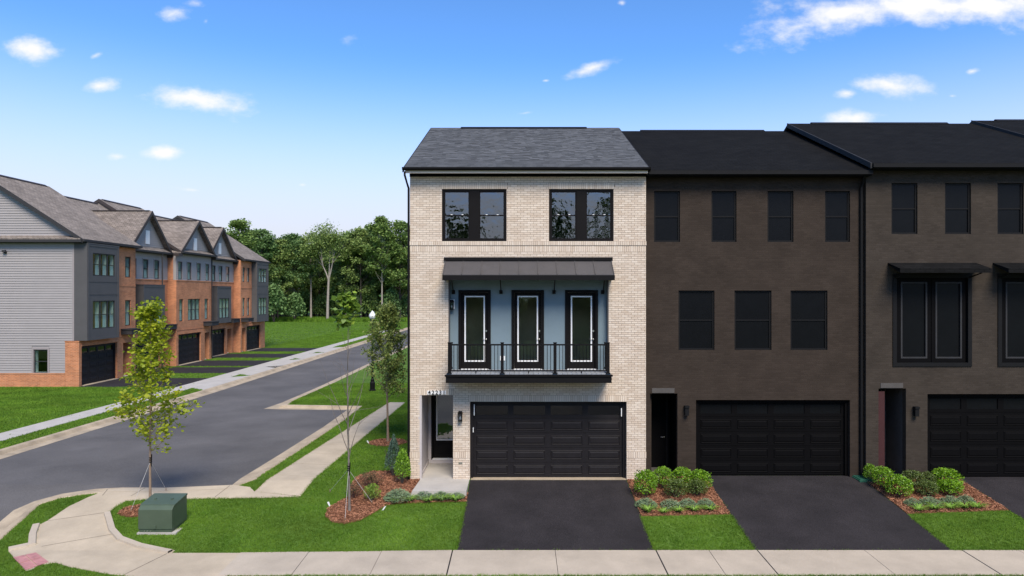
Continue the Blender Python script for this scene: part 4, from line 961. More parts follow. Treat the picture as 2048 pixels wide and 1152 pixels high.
        part('gable_vent', MB().fb(F, yc-.27, yc+.27, pk-2.55, pk-1.5, -.02, .05), 'white_paint', T)
    return T
def triple(F, T, q, d):
    n = 3; w_ = (q[1]-q[0])/n
    for k in range(n): sash_window(F, T, q[0]+k*w_+.004, q[0]+(k+1)*w_-.004, q[2]+.004, q[3]-.004, d, 'trim_charcoal', 'glass_teal', .055, .04)
WB3, WT3, WB2, WT2 = 6.95, 8.42, 3.5, 5.32
def vw(c, w_, top): return (c-w_/2, c+w_/2, WB3 if top else WB2, WT3 if top else WT2)
U1 = row_unit('grey-sided brick townhouse with two-storey charcoal bay at the near end of the row', -28.0, 43.4, 49.7, 13.6, 9.25, 0, (43.6, 47.45), (43.42, 46.75, 2.8, 8.98, .5, [(43.95, 46.35, WB3, WT3), (43.95, 46.35, WB2, WT2)]),
              [vw(47.35, .62, 1), vw(48.75, .7, 1), vw(47.35, .62, 0), vw(48.75, .7, 0)], [], None, (48.15, 49.2), 1)
U2 = row_unit('gabled brick and siding townhouse, second from the grey end wall', -28.7, 49.7, 55.6, 13.1, 9.1, 1, (50.9, 54.4), (50.9, 53.9, 3.0, 6.42, .62, [(51.35, 53.5, WB2-.05, WT2)]),
              [vw(54.6, .5, 0)], [vw(50.65, .75, 1), vw(52.3, .75, 1), vw(53.9, .75, 1)], (52.55, 2.75, 12.15), (54.6, 55.35))
U3 = row_unit('middle townhouse of the brick row with four upper windows under a gable', -28.0, 55.6, 62.0, 13.5, 9.25, 1, (55.95, 59.9), None,
              [(56.1, 56.75, WB2, WT2), (57.55, 59.75, WB2, WT2), (60.6, 61.3, WB2, WT2)], [vw(56.2, .7, 1), vw(57.75, .7, 1), vw(59.5, .7, 1), vw(61.1, .7, 1)], (58.8, 2.9, 12.05), (60.6, 61.5))
U4 = row_unit('gabled brick and siding townhouse with small charcoal bay, fourth along the row', -28.7, 62.0, 68.4, 13.1, 9.1, 1, (63.0, 66.5), (63.3, 66.3, 3.0, 6.42, .62, [(63.75, 65.9, WB2-.05, WT2)]),
              [vw(67.3, .5, 0)], [vw(63.9, .75, 1), vw(65.4, .75, 1), vw(67.0, .75, 1)], (65.2, 2.85, 12.1), (66.9, 67.9))
U5 = row_unit('far end townhouse of the brick row with two-storey charcoal bay', -28.0, 68.4, 74.9, 13.6, 9.25, 0, (69.9, 73.6), (71.2, 74.4, 2.8, 8.98, .55, [(71.7, 73.95, WB3, WT3), (71.7, 73.95, WB2, WT2)]),
              [vw(69.2, .6, 1), vw(70.4, .6, 1), vw(69.2, .6, 0), vw(70.4, .6, 0)], [], None, (68.75, 69.6), 2)
# near end wall of the row: siding boards, water table, corner pier, window, pent roof
YE = 43.4
def FS(u, z, d): return (u, YE-d, z)
ew = [(-30.92, -30.0, .72, 2.25)]
part('water_table', MB().fb(FS, -40.6, -28.9, GL-.08, .68, .001, .07).fb(FS, -40.6, -28.9, .68, .74, .001, .09), 'brick_red', U1)
part('corner_pier', MB().fb(FS, -28.88, -28.0, GL-.08, 2.72, .001, .072).fb(FS, -28.9, -27.98, 2.72, 2.78, .001, .09), 'brick_red', U1)
part('corner_trim', MB().fb(FS, -28.44, -28.32, 2.79, 9.0, .001, .045), 'window_trim', U1)
part('bay_side', MB().fb(FS, -28.318, -27.49, 2.8, 9.0, .001, .06), 'panel_charcoal', U1)
z = .75; side_boards = 0
while z < 9.0:
    right = -28.9 if z < 2.75 else -28.44
    for p, q in split_span(-40.6, right, z, EXPO, [(a-.1, b+.1, c-.08, d+.1) for a, b, c, d in ew]): lap_boards(U1, FS, [(p, q, p, q, z)], EXPO, .001)
    z += EXPO
z = 9.48; zap = 13.6-.3; pitch = (13.6-9.25)/(34.3-27.58)
while z < zap-.1:
    def hw_(zz): return max(.01, (13.3-zz)/pitch)
    lap_boards(U1, FS, [(XR-hw_(z), XR+hw_(z), XR-hw_(z+EXPO), XR+hw_(z+EXPO), z)], EXPO, .001); z += EXPO
part('pent_roof', MB().hexa([FS(-40.8, 9.2, .42), FS(-27.7, 9.2, .42), FS(-27.9, 9.4, .0), FS(-40.8, 9.4, .0), FS(-40.8, 9.28, .42), FS(-27.7, 9.28, .42), FS(-27.9, 9.5, .0), FS(-40.8, 9.5, .0)]), 'roof_brown_x', U1)
part('pent_fascia', MB().fb(FS, -40.8, -27.62, 9.04, 9.21, .38, .46).fb(FS, -40.8, -27.7, 9.02, 9.06, .03, .38), 'trim_charcoal', U1)
sash_window(FS, U1, -30.9, -30.02, .74, 2.22, -.01, 'trim_charcoal', 'glass_teal', .05, .04)
part('window_trim', frame_rect(MB(), FS, -31.01, -29.91, .66, 2.34, .1, .001, .05), 'window_trim', U1)
part('security_lamp', MB().fb(FS, -32.75, -32.62, 8.35, 8.45, .02, .15).fb(FS, -32.8, -32.57, 8.42, 8.55, .12, .22), 'trim_charcoal', U1)
part('downspout', MB().tube([(-28.24, YE+10.5, 9.0), (-28.24, YE+10.5, .0)], .05, 6), 'trim_brown', U2)
part('downspout', MB().tube([(-27.94, 61.9, 9.0), (-27.94, 61.9, .0)], .05, 6), 'trim_brown', U3)

# ------------------------------------------------------------------ vegetation helpers
def leaf_quads(C, size, aspect, rng, up=.35, jitter=.35, axis=None):
    """leaf-sized quads (slightly folded kite shapes) at the points C"""
    n = len(C); d = rng.normal(size=(n, 3)); d[:, 2] += up*0
    nn = rng.normal(size=(n, 3)); nn[:, 2] = np.abs(nn[:, 2])+up; nn /= np.linalg.norm(nn, axis=1)[:, None]
    if axis is not None: d = axis+rng.normal(0, .45, (n, 3))
    d -= nn*(d*nn).sum(1)[:, None]; d /= np.linalg.norm(d, axis=1)[:, None]+1e-9
    s = np.cross(nn, d); L = size*(1+jitter*rng.uniform(-1, 1, n))[:, None]; W = L*aspect
    V = np.empty((n, 4, 3), np.float32)
    V[:, 0] = C-d*L*.5; V[:, 1] = C+s*W*.5+d*L*.05-nn*L*.06; V[:, 2] = C+d*L*.5-nn*L*.08; V[:, 3] = C-s*W*.5+d*L*.05-nn*L*.06
    return V.reshape(-1, 3)
def branch_path(rng, p, d, L, n=5, lift=.15, wob=.08):
    pts = [Vector(p)]; d = Vector(d).normalized()
    for k in range(n):
        d = (d+Vector((rng.normal(0, wob), rng.normal(0, wob), rng.normal(0, wob)+lift/n))).normalized(); pts.append(pts[-1]+d*(L/n))
    return pts
def place(name, label, cat, px, py, group=None, off=.0, xy=None):
    X, Y = xy if xy else gp(px, py); return thing(name, label, cat, (X, Y, G(Y)+off), group), (X, Y)
def local_part(name, me, parent): 
    o = bpy.data.objects.new(name, me); COL.objects.link(o); o.parent = parent; return o

# ------------------------------------------------------------------ street trees
def young_tree(root, seed, H, clear, prof, nb, rise, leafn, leafs, aspect, leafmat, bark, r0, lean=(0, 0), leaf_where=None, twigs=2):
    rng = np.random.default_rng(seed); mb = MB()
    tr = [Vector((lean[0]*t*t+.02*math.sin(5*t+seed), lean[1]*t*t+.02*math.cos(4*t), H*t)) for t in np.linspace(0, 1, 12)]
    mb.tube([tr[0]-Vector((0, 0, .1))]+tr, [r0*1.5, r0*1.25]+[r0*(1-.88*t) for t in np.linspace(0, 1, 12)][1:], 8)
    pts = []; ax = []
    for i in range(nb):
        t = clear+(1-clear)*(i+.3*rng.random())/nb; t = min(t, .985)
        k = t*11; b = tr[int(k)].lerp(tr[min(int(k)+1, 11)], k-int(k))
        az = i*2.4+rng.normal(0, .3); L = np.interp(t, [q[0] for q in prof], [q[1] for q in prof])*rng.uniform(.8, 1.12)
        d = Vector((math.cos(az), math.sin(az), rise*rng.uniform(.7, 1.3))); path = branch_path(rng, b, d, L, 6, .25)
        rb_ = max(.004, r0*.42*(1-t)+.004); mb.tube(path, [rb_*(1-.8*q/6) for q in range(7)], 5, False)
        cand = [(path[j], (path[j]-path[j-1]).normalized(), .10) for j in range(2, 7)]
        for _ in range(twigs):
            j = rng.integers(2, 6); td = (path[j]-path[j-1]).normalized()+Vector(rng.normal(0, .6, 3)); tw = branch_path(rng, path[j], td, L*.42, 4, .1)
            mb.tube(tw, [rb_*.45*(1-.7*q/4) for q in range(5)], 4, False); cand += [(tw[q], (tw[q]-tw[q-1]).normalized(), .08) for q in range(1, 5)]
        if leaf_where is None or leaf_where(t, rng):
            for (p, a, sg) in cand: pts.append((p, a, sg, L))
    if leaf_where is None or leaf_where(1, rng):
        for _ in range(6): pts.append((tr[-1], Vector((0, 0, 1)), .1, .5))
    local_part('trunk', mb.mesh('trunk', bark, True), root)
    idx = rng.integers(0, len(pts), leafn)
    C = np.array([pts[i][0] for i in idx])+rng.normal(size=(leafn, 3))*np.array([pts[i][2] for i in idx])[:, None]; AX = np.array([pts[i][1] for i in idx])
    local_part('crown', np_mesh('crown', leaf_quads(C, leafs, aspect, rng, .5, .4, AX), 4, leafmat), root)
    return tr
def guys(root, xy, h, ends, material='rope_white'):
    x, y = xy
    m = MB()
    for k in range(3): m.tube([(.035*math.cos(2.1*k+q), .035*math.sin(2.1*k+q), h-.12+.06*k) for q in np.linspace(0, 6.28, 9)], .012, 5)
    m.tube([(.03, -.02, h-.25), (.05, -.03, h+.1)], .014, 5)
    local_part('tree_tie', m.mesh('tree_tie', 'black_trim'), root)
    z0 = G(y)
    for (px, py) in ends:
        ex, ey = gp(px, py); z1 = G(ey)
        local_part('guy_rope', MB().tube([(0, 0, h-.1), (ex-x, ey-y, z1-z0+.05)], .0045, 5).mesh('guy_rope', material), root)
        local_part('stake', MB().tube([(ex-x, ey-y, z1-z0-.05), (ex-x, ey-y, z1-z0+.1)], .012, 6).mesh('stake', 'bark_tan'), root)
t1, xy1 = place('young_tree', 'young tree with yellow-green leaves behind the green utility box', 'tree', 301, 1013)
s1 = xy1[1]/FPX; H1 = (1013-618)*s1
young_tree(t1, 4, H1, .27, [(.25, .6), (.34, 1.2), (.45, 1.05), (.62, .8), (.8, .6), (1, .3)], 40, .85, 3700, .112, .75, 'leaf_lime', 'bark_tan', .038)
guys(t1, xy1, (1013-915)*s1, [(262, 1024), (332, 982), (280, 978)])
t2, xy2 = place('young_tree', 'thin bare young tree with a leaf tuft at the top in the mulch bed', 'tree', 697, 1024)
s2 = xy2[1]/FPX; H2 = (1024-600)*s2
young_tree(t2, 8, H2, .24, [(.2, 1.1), (.35, 2.1), (.55, 1.2), (.75, .6), (.9, .45), (1, .3)], 18, 1.9, 420, .17, .8, 'leaf_fresh', 'bark_grey', .034, leaf_where=lambda t, r: t > .86 or r.random() < .10, twigs=1)
guys(t2, xy2, (1024-932)*s2, [(690, 1043), (744, 1008), (660, 985)])
t3, xy3 = place('street_tree', 'leafy green street tree beside the house corner and side path', 'tree', 775, 884)
s3 = xy3[1]/FPX; H3 = (884-618)*s3
young_tree(t3, 21, H3, .33, [(.3, .75), (.42, 1.1), (.6, 1.05), (.8, .7), (1, .3)], 46, .95, 8500, .10, .6, 'leaf_street', 'bark_tan', .05, twigs=3)

# ------------------------------------------------------------------ beds: shrubs, junipers, strap-leaf tufts
def shrub_mesh(seed, rx, rz, n, size, matname, lumps=9, aspect=.6, cone=0., open_=0.):
    rng = np.random.default_rng(seed)
    d = rng.normal(size=(n, 3)); d /= np.linalg.norm(d, axis=1)[:, None]; d[:, 2] = np.where(d[:, 2] < -.55, -d[:, 2], d[:, 2])
    lc = rng.normal(size=(lumps, 3)); lc /= np.linalg.norm(lc, axis=1)[:, None]
    bumpy = 1+.34*(np.max(d@lc.T, axis=1)-.8)+.05*rng.normal(size=n)
    r = (1-rng.random(n)**2.2*(.5+open_))*bumpy
    P = d*r[:, None]; zz = (P[:, 2]+1)/2
    taper = 1-cone*np.clip(zz, 0, 1)
    C = np.c_[P[:, 0]*rx*taper, P[:, 1]*rx*taper, rz*np.clip(zz, .04, 1.2)]
    ax = d.copy(); ax[:, 2] += .6
    return np_mesh('foliage', leaf_quads(C, size, aspect, rng, .3, .4, ax), 4, matname)
def stems_mesh(seed, h, n, r, spread, matname='bark_dark'):
    rng = np.random.default_rng(seed); m = MB()
    for k in range(n):
        a = rng.random()*6.28; m.tube(branch_path(rng, (0, 0, -.03), (math.cos(a)*spread, math.sin(a)*spread, 1), h, 4, .1), [r, r*.9, r*.7, r*.5, r*.3], 5, False)
    return m.mesh('stem', matname)
BOX = [shrub_mesh(30+i, .5, 1.0, 1900, .075, 'leaf_box') for i in range(3)]; BOXD = [shrub_mesh(40+i, .5, 1.0, 1700, .07, 'leaf_box_deep', open_=.2) for i in range(2)]
STEM = stems_mesh(3, .8, 7, .02, .5)
def shrub(px, py, wpx, hpx, me, label, cat='shrub', group=None, name='shrub', stem=STEM):
    """base point on the ground in photo pixels, width and height in photo pixels"""
    t, (X, Y) = place(name, label, cat, px, py, group); s = Y/FPX; w_, h_ = wpx*s, hpx*s*1.0
    t.rotation_euler.z = (px*1.7) % 6.28
    for nm, m in (('foliage', me), ('stem', stem)):
        o = local_part(nm, m, t); o.scale = (w_, w_, h_)
    return t
gB = 'clipped shrubs in the driveway beds'
SPR = shrub_mesh(51, .5, 1., 3800, .06, 'leaf_blue_spruce', 14, .3, .75)
OVL = shrub_mesh(52, .5, 1., 3000, .055, 'leaf_box', 10, .6, .35)
BRN = [shrub_mesh(53+i, .5, 1., 900, .06, 'leaf_brown', 6, .5, -.1, .5) for i in range(2)]
BST = stems_mesh(6, 1.0, 22, .012, .75, 'twig_brown')
GRN = shrub_mesh(56, .5, 1., 900, .10, 'leaf_fresh', 6, .45, 0., .4)
HOL = shrub_mesh(57, .5, 1., 1200, .075, 'leaf_holly', 7, .5, .7, .4)
shrub(787, 953, 48, 80, SPR, 'blue-green conical conifer shrub near the left house corner', 'conifer', name='conifer_shrub')
shrub(805, 968, 38, 68, OVL, 'bright green upright oval shrub against the left house corner')
shrub(741, 977, 46, 36, BRN[0], 'larger reddish-brown twiggy shrub at the back of the left bed', stem=BST)
shrub(709, 997, 32, 32, BRN[1], 'small brown twiggy shrub right beside the thin bare tree', stem=BST)
shrub(744, 1002, 36, 34, GRN, 'low light-green leafy shrub in the middle of the left bed')
shrub(1272, 955, 52, 56, HOL, 'tall pointed dark holly shrub beside the garage door jamb')
shrub(1326, 977, 40, 42, BOX[1], 'clipped green boxwood at the back, next to the holly', group=gB)
shrub(1365, 978, 42, 42, BOX[2], 'rounded green boxwood in the middle of the back rank, nearer bed', group=gB)
shrub(1401, 981, 44, 40, BOX[0], 'clipped green boxwood at the right end of the nearer bed', group=gB)
shrub(1292, 994, 48, 52, BOX[0], 'large bright green boxwood at the left front of the nearer bed', group=gB)
shrub(1352, 996, 46, 38, BOXD[0], 'dark olive low shrub at the front centre of the nearer bed', group=gB)
shrub(1396, 992, 42, 32, BOXD[1], 'dark olive low shrub at the front right of the nearer bed', group=gB)
shrub(1740, 963, 24, 34, BOX[2], 'small upright boxwood beside the green valve lid', group=gB)
shrub(1766, 977, 42, 42, BOX[1], 'bright boxwood second from the green valve lid', group=gB)
shrub(1797, 995, 50, 44, BOX[0], 'large bright boxwood at the front left of the far right bed', group=gB)
shrub(1826, 977, 42, 36, BOXD[0], 'dark boxwood at the back centre of the far right bed', group=gB)
shrub(1855, 978, 34, 34, BOXD[1], 'narrow dark boxwood at the back of the far right bed', group=gB)
shrub(1892, 976, 58, 38, BOX[2], 'wide green boxwood at the back right of the far right bed', group=gB)
shrub(1858, 994, 44, 32, BOXD[1], 'low dark olive shrub at the front of the far right bed', group=gB)
shrub(1900, 990, 48, 30, BOX[1], 'low green shrub at the right end of the far right bed', group=gB)
def juniper_mesh(seed, n=900):
    rng = np.random.default_rng(seed); a = rng.random(n)*6.28; r = np.sqrt(rng.random(n))*.5
    h = .9*(1-(r/.5)**2*.75)*rng.uniform(.35, 1.05, n); C = np.c_[np.cos(a)*r, np.sin(a)*r, h+.03]
    ax = np.c_[np.cos(a), np.sin(a), np.full(n, .6)]+rng.normal(0, .3, (n, 3))
    return np_mesh('foliage', leaf_quads(C, .15, .22, rng, .3, .4, ax), 4, 'leaf_juniper')
JUN = [juniper_mesh(60+i) for i in range(3)]; JST = stems_mesh(9, .25, 6, .02, 2.)
def strap_mesh(seed, n=46):
    rng = np.random.default_rng(seed); V = []
    for k in range(n):
        a = rng.random()*6.28; L = rng.uniform(.6, 1.1); c, s = math.cos(a), math.sin(a); w_ = .035; pr = None
        for j in range(4):
            t = j/3; r = .04+.55*L*t*t*.9+.12*t; z = L*.9*(t-.45*t*t*t); ww = w_*(1-.85*t**2)
            cur = ((c*r-s*ww, s*r+c*ww, z), (c*r+s*ww, s*r-c*ww, z))
            if pr: V += [pr[0], pr[1], cur[1], cur[0]]
            pr = cur
    return np_mesh('leaves', np.array(V), 4, 'leaf_strap')
STR = [strap_mesh(70+i) for i in range(3)]
def clump(px, py, wpx, hpx, me, label, name, group, cat, partn):
    t, (X, Y) = place(name, label, cat, px, py, group); s = Y/FPX; t.rotation_euler.z = px % 6.28
    o = local_part(partn, me, t); o.scale = (wpx*s, wpx*s, hpx*s)
    if partn == 'foliage': q = local_part('stem', JST, t); q.scale = o.scale
    return t
gJ, gS = 'low spreading junipers along the beds', 'strap-leaved tufts along the bed fronts'
for k, (px, py, w_, h_, lb) in enumerate([(796, 1000, 56, 24, 'largest spreading grey-green juniper, left of the porch step'), (848, 996, 40, 14, 'low grey-green juniper in front of the porch step, left'), (884, 996, 44, 14, 'low grey-green juniper in front of the porch step, centre'), (915, 996, 30, 12, 'low grey-green juniper in front of the porch step beside the driveway'),
        (1292, 1013, 44, 18, 'grey-green juniper at the left of the nearer bed'), (1341, 1014, 42, 17, 'second grey-green juniper from the left, nearer bed'), (1376, 1013, 38, 17, 'third grey-green juniper from the left, nearer bed'), (1412, 1012, 36, 16, 'grey-green juniper at the right of the nearer bed'),
        (1826, 1011, 34, 16, 'grey-green juniper at the left of the far right bed'), (1862, 1009, 42, 16, 'grey-green juniper in the centre of the far right bed'), (1902, 1007, 40, 16, 'grey-green juniper right of centre in the far right bed'), (1932, 1005, 34, 16, 'grey-green juniper at the right of the far right bed')]):
    clump(px, py, w_, h_, JUN[k % 3], lb, 'juniper', gJ, 'juniper', 'foliage')
for k, (px, py, w_, h_, lb) in enumerate([(789, 1005, 22, 14, 'bright strap-leaved tuft farthest left in front of the porch bed'), (820, 1004, 22, 15, 'second strap-leaved tuft from the left in the porch bed'), (856, 1004, 24, 13, 'third strap-leaved tuft from the left in the porch bed'), (884, 1003, 24, 17, 'fourth strap-leaved tuft from the left in the porch bed'), (911, 1003, 24, 16, 'strap-leaved tuft next to the main driveway'),
        (1297, 1027, 24, 20, 'strap-leaved tuft at the left corner of the nearer bed'), (1328, 1026, 22, 11, 'small strap-leaved tuft, second in the nearer bed'), (1358, 1025, 24, 14, 'strap-leaved tuft in the centre of the nearer bed'), (1388, 1023, 24, 14, 'fourth strap-leaved tuft in the nearer bed'), (1421, 1022, 26, 14, 'strap-leaved tuft at the right of the nearer bed'),
        (1838, 1023, 26, 15, 'leftmost strap-leaved tuft of the far right bed'), (1870, 1020, 28, 15, 'second strap-leaved tuft of the far right bed'), (1901, 1019, 26, 15, 'third strap-leaved tuft of the far right bed'), (1930, 1018, 30, 17, 'fourth strap-leaved tuft of the far right bed'), (1956, 1018, 24, 15, 'rightmost strap-leaved tuft of the far right bed')]):
    clump(px, py, w_*1.35, h_*1.5, STR[k % 3], lb, 'strap_leaf_tuft', gS, 'grass tuft', 'leaves')

# ------------------------------------------------------------------ utility box, lamp post, small things
X0, Y0 = gp(276, 1069); X1 = gp(344, 1069)[0]; zb = G(Y0)
tb = thing('transformer_box', 'dark green metal utility box on the corner lawn', 'utility box', ((X0+X1)/2, Y0+.5, zb))
dp = .80; ht = .70
def bx_(pts, vec): return MB().prism(pts, vec)
part('cabinet', bx_([(X0, Y0, zb+.13), (X0, Y0+dp, zb+.13), (X0, Y0+dp, zb+ht+.12), (X0, Y0+.10, zb+ht+.03), (X0, Y0, zb+ht-.06)], (X1-X0, 0, 0)), 'transformer_green', tb, bevel=.012)
part('base', MB().box(X0+.02, X1-.02, Y0+.02, Y0+dp-.02, zb-.1, zb+.127), 'transformer_green', tb)
part('lid_rim', MB().hexa([(X0-.012, Y0+.11, zb+ht+.0), (X1+.012, Y0+.11, zb+ht+.0), (X1+.012, Y0+dp+.01, zb+ht+.095), (X0-.012, Y0+dp+.01, zb+ht+.095), (X0-.012, Y0+.11, zb+ht+.045), (X1+.012, Y0+.11, zb+ht+.045), (X1+.012, Y0+dp+.01, zb+ht+.14), (X0-.012, Y0+dp+.01, zb+ht+.14)]), 'transformer_green', tb, bevel=.008)
for fx in (.25, .75): part('lid_lug', MB().box(X0+(X1-X0)*fx-.03, X0+(X1-X0)*fx+.03, Y0+.42, Y0+.47, zb+ht+.06, zb+ht+.11), 'transformer_green', tb)
for fx in (.18, .26, .36): part('bolt', MB().tube([(X0+(X1-X0)*fx, Y0+.021, zb+.08), (X0+(X1-X0)*fx, Y0+.005, zb+.08)], .012, 8), 'metal_silver', tb)
part('padlock', MB().box(X0+(X1-X0)*.5-.03, X0+(X1-X0)*.5+.03, Y0-.02, Y0-.001, zb+.15, zb+.23), 'transformer_green', tb)
part('pad', MB().box(X0-.02, X1+.11, Y0-.02, Y0+dp+.12, zb-.3, zb+.05), 'concrete_grey', tb)

LXY = gp(745, 782); zl = G(LXY[1]); Ls = LXY[1]/FPX
lp0 = thing('street_lamp', 'black lamp post with white acorn globe beside the street tree', 'street lamp', (*LXY, zl))
Hl = (782-622)*Ls; c = (LXY[0], LXY[1], zl)
part('base', MB().lathe(c, [(.20, 0), (.20, .08), (.15, .12), (.16, .5), (.11, .6), (.12, .68), (.07, .75)], 14), 'black_metal', lp0)
part('pole', MB().lathe(c, [(.068, .7), (.05, Hl-.75), (.08, Hl-.73), (.09, Hl-.68), (.05, Hl-.65)], 14), 'black_metal', lp0)
part('globe_holder', MB().lathe(c, [(.05, Hl-.66), (.13, Hl-.6), (.14, Hl-.5), (.13, Hl-.49)], 14), 'black_metal', lp0)
part('globe', MB().lathe(c, [(.12, Hl-.5), (.20, Hl-.38), (.215, Hl-.28), (.17, Hl-.16), (.11, Hl-.12), (.12, Hl-.09), (.06, Hl-.03), (.03, Hl), (.005, Hl+.03)], 18), 'globe', lp0, True)
vl = gp(1725, 958); o = thing('valve_lid', 'green plastic irrigation valve lid at the corner of the far right bed', 'valve lid', (*vl, G(vl[1])))
part('lid', MB().box(vl[0]-.22, vl[0]+.22, vl[1]-.3, vl[1]+.3, G(vl[1])-.02, G(vl[1])+.07), 'lid_green', o, bevel=.02)
part('rim', MB().box(vl[0]-.25, vl[0]+.25, vl[1]-.33, vl[1]+.33, G(vl[1])-.03, G(vl[1])+.04), 'lid_green', o, bevel=.01)
for px, py, tl, lb in ((660, 1013, .25, 'white plant tag at the left edge of the left bed'), (764, 1022, -.5, 'white plant tag at the right edge of the tree mulch'), (738, 888, .3, 'white plant tag by the street tree mulch')):
    x_, y_ = gp(px, py); z_ = G(y_)
    o = part('plant_tag', MB().hexa([(x_-.02, y_, z_), (x_+.02, y_, z_), (x_+.02, y_+.004, z_), (x_-.02, y_+.004, z_), (x_-.035-tl*.2, y_, z_+.12), (x_+.02-tl*.2, y_, z_+.14), (x_+.02-tl*.2, y_+.004, z_+.14), (x_-.035-tl*.2, y_+.004, z_+.12)]), 'white_plastic', None)
    tag(o, lb, 'plant tag', 'plant tags')

# ------------------------------------------------------------------ the wood
def forest_proto(seed, H, rx, base, nclump, leafmat, bark, per=150, fork=False, lsize=.42, tr=.24):
    rng = np.random.default_rng(seed); mb = MB(); zb_ = H*base
    C = []
    lean = rng.normal(0, .35, 2)
    stem = [Vector((lean[0]*t*t, lean[1]*t*t, H*.9*t)) for t in np.linspace(0, 1, 9)]
    mb.tube([stem[0]-Vector((0, 0, .4))]+stem, [tr*1.3]+[tr*(1-.85*t) for t in np.linspace(0, 1, 9)], 7, False)
    cen = []
    for k in range(nclump):
        t = rng.random()**.8; z = zb_+(H-zb_)*t; prof = math.sin(math.pi*min(1, .12+.88*t)**.8)**.6
        a = rng.random()*6.28; r = rx*prof*math.sqrt(rng.random()*.8+.2*rng.random())
        cen.append((lean[0]*(z/H)**2+math.cos(a)*r, lean[1]*(z/H)**2+math.sin(a)*r, min(z, H-.6), rng.uniform(.75, 1.55)*rx/4))
    for (x, y_, z, r) in cen[:nclump//2]:
        zs = max(zb_*.75, z-rng.uniform(1.5, 4)); st = stem[0].lerp(stem[-1], min(1, zs/(H*.9))); b = Vector((x, y_, z)); mid = st.lerp(b, .5)+Vector((0, 0, -.3))
        mb.tube([st, mid, b], [tr*.35, tr*.22, .03], 5, False)
    for (x, y_, z, r) in cen:
        n = int(per*rng.uniform(.6, 1.3)); d = rng.normal(size=(n, 3)); d /= np.linalg.norm(d, axis=1)[:, None]
        q = d*(rng.random(n)**.5)[:, None]*r*np.array([1.15, 1.15, .72]); C.append(q+np.array([x, y_, z]))
    C = np.concatenate(C)
    return mb.mesh('trunk', bark, True), np_mesh('crown', leaf_quads(C, lsize, .75, rng, .6, .4), 4, leafmat)
FP = [forest_proto(101, 20, 4.4, .30, 62, 'leaf_forest', 'bark_dark'), forest_proto(102, 20, 4.0, .38, 56, 'leaf_forest_blue', 'bark_grey'),
      forest_proto(103, 20, 4.8, .26, 66, 'leaf_forest_olive', 'bark_dark'), forest_proto(104, 20, 3.6, .45, 46, 'leaf_forest', 'bark_pale', tr=.2),
      forest_proto(105, 20, 4.2, .34, 58, 'leaf_forest_blue', 'bark_dark'), forest_proto(106, 20, 4.0, .5, 40, 'leaf_forest_olive', 'bark_pale', 110, tr=.26)]
# the pale forked tree
def forked(seed):
    rng = np.random.default_rng(seed); mb = MB(); C = []
    mb.tube([(0, 0, -.4), (.05, 0, 4), (.25, 0, 9.0)], [.34, .27, .22], 8, False)
    tips = []
    F0 = Vector((.25, 0, 8.6)); L1 = Vector((-1.0, .2, 11.6)); R1 = Vector((1.1, -.2, 12.2)); M1 = Vector((.3, .5, 13.0))
    for P1, r in ((L1, .15), (R1, .16), (M1, .13)): mb.tube([F0, F0.lerp(P1, .5)+Vector((.05, 0, .1)), P1], [r*1.15, r, r*.85], 6, False)
    for (P1, dx, dy, z, r) in ((L1, -3.0, .3, 16.2, .10), (L1, -1.4, -.6, 18.4, .11), (L1, -4.2, .8, 14.6, .07), (M1, .2, .9, 19.2, .11), (R1, 2.2, -.4, 18.2, .12), (R1, 3.4, .3, 16.0, .09), (R1, 1.2, .5, 18.9, .09)):
        e = Vector((dx, dy, z)); mid = P1.lerp(e, .5)+Vector(rng.normal(0, .25, 3)); mb.tube([P1, mid, e], [r, r*.7, r*.3], 6, False)
        for k in range(7):
            a = mid.lerp(e, rng.random()*1.05); b = a+Vector(rng.normal(0, 1.0, 3))+Vector((0, 0, .5)); mb.tube([a, b], [r*.3, .02], 4, False); tips.append(b)
    for b in tips:
        n = int(rng.integers(90, 190)); C.append(rng.normal(size=(n, 3))*np.array([.85, .85, .6])+np.array(b))
    return mb.mesh('trunk', 'bark_pale', True), np_mesh('crown', leaf_quads(np.concatenate(C), .36, .7, rng, .5, .4), 4, 'leaf_forest_olive')
FK = forked(77)
UND = [shrub_mesh(120+i, .5, 1., 1500, .085, ('leaf_forest', 'leaf_forest_blue', 'leaf_forest_olive')[i], 12, .8, .45, .3) for i in range(3)]
def wood_tree(px, top, Y, proto, label, group=None, width=1., name='forest_tree'):
    X = (px-CX)*Y/FPX; z = G(Y); t = thing(name, label, 'tree', (X, Y, z), group); h = ((CAMZ+(CY-top)*Y/FPX)-z)*1.06; s = h/20
    t.rotation_euler.z = (px*.77) % 6.28 if proto is not FK else 0
    for nm, me in zip(('trunk', 'crown'), proto):
        o = local_part(nm, me, t); o.scale = (s*width, s*width, s)
    return t
front = [(478, 452, 138, 0, 1.15, 'tall broad tree just right of the brick row roofs'), (520, 470, 143, 4, 1.1, 'dark rounded tree right of the tallest tree behind the row'), (556, 487, 146, 2, 1.0, 'lower tree where the treetop line dips'),
         (590, 478, 148, 1, 1.0, 'dense dark tree left of the pale forked trunk'), (622, 474, 150, 5, 1.0, 'tree close left of the pale forked trunk'), (692, 474, 151, 1, .95, 'dark tree right of the pale forked trunk'),
         (722, 466, 149, 2, 1.0, 'tree with light green crown between the two pale trunks'), (764, 446, 147, 3, 1.05, 'tall tree with straight pale trunk near the street lamp'), (742, 462, 153, 4, .9, 'slim dark tree behind the street lamp'),
         (800, 456, 150, 0, 1.05, 'tree rising behind the leafy street tree at the house edge')]
for px, top, Y, k, wd, lb in front: wood_tree(px, top, Y, FP[k], lb, 'trees along the edge of the wood', wd)
wood_tree(655, 464, 145, FK, 'pale-barked forked tree standing out at the wood edge', 'trees along the edge of the wood')
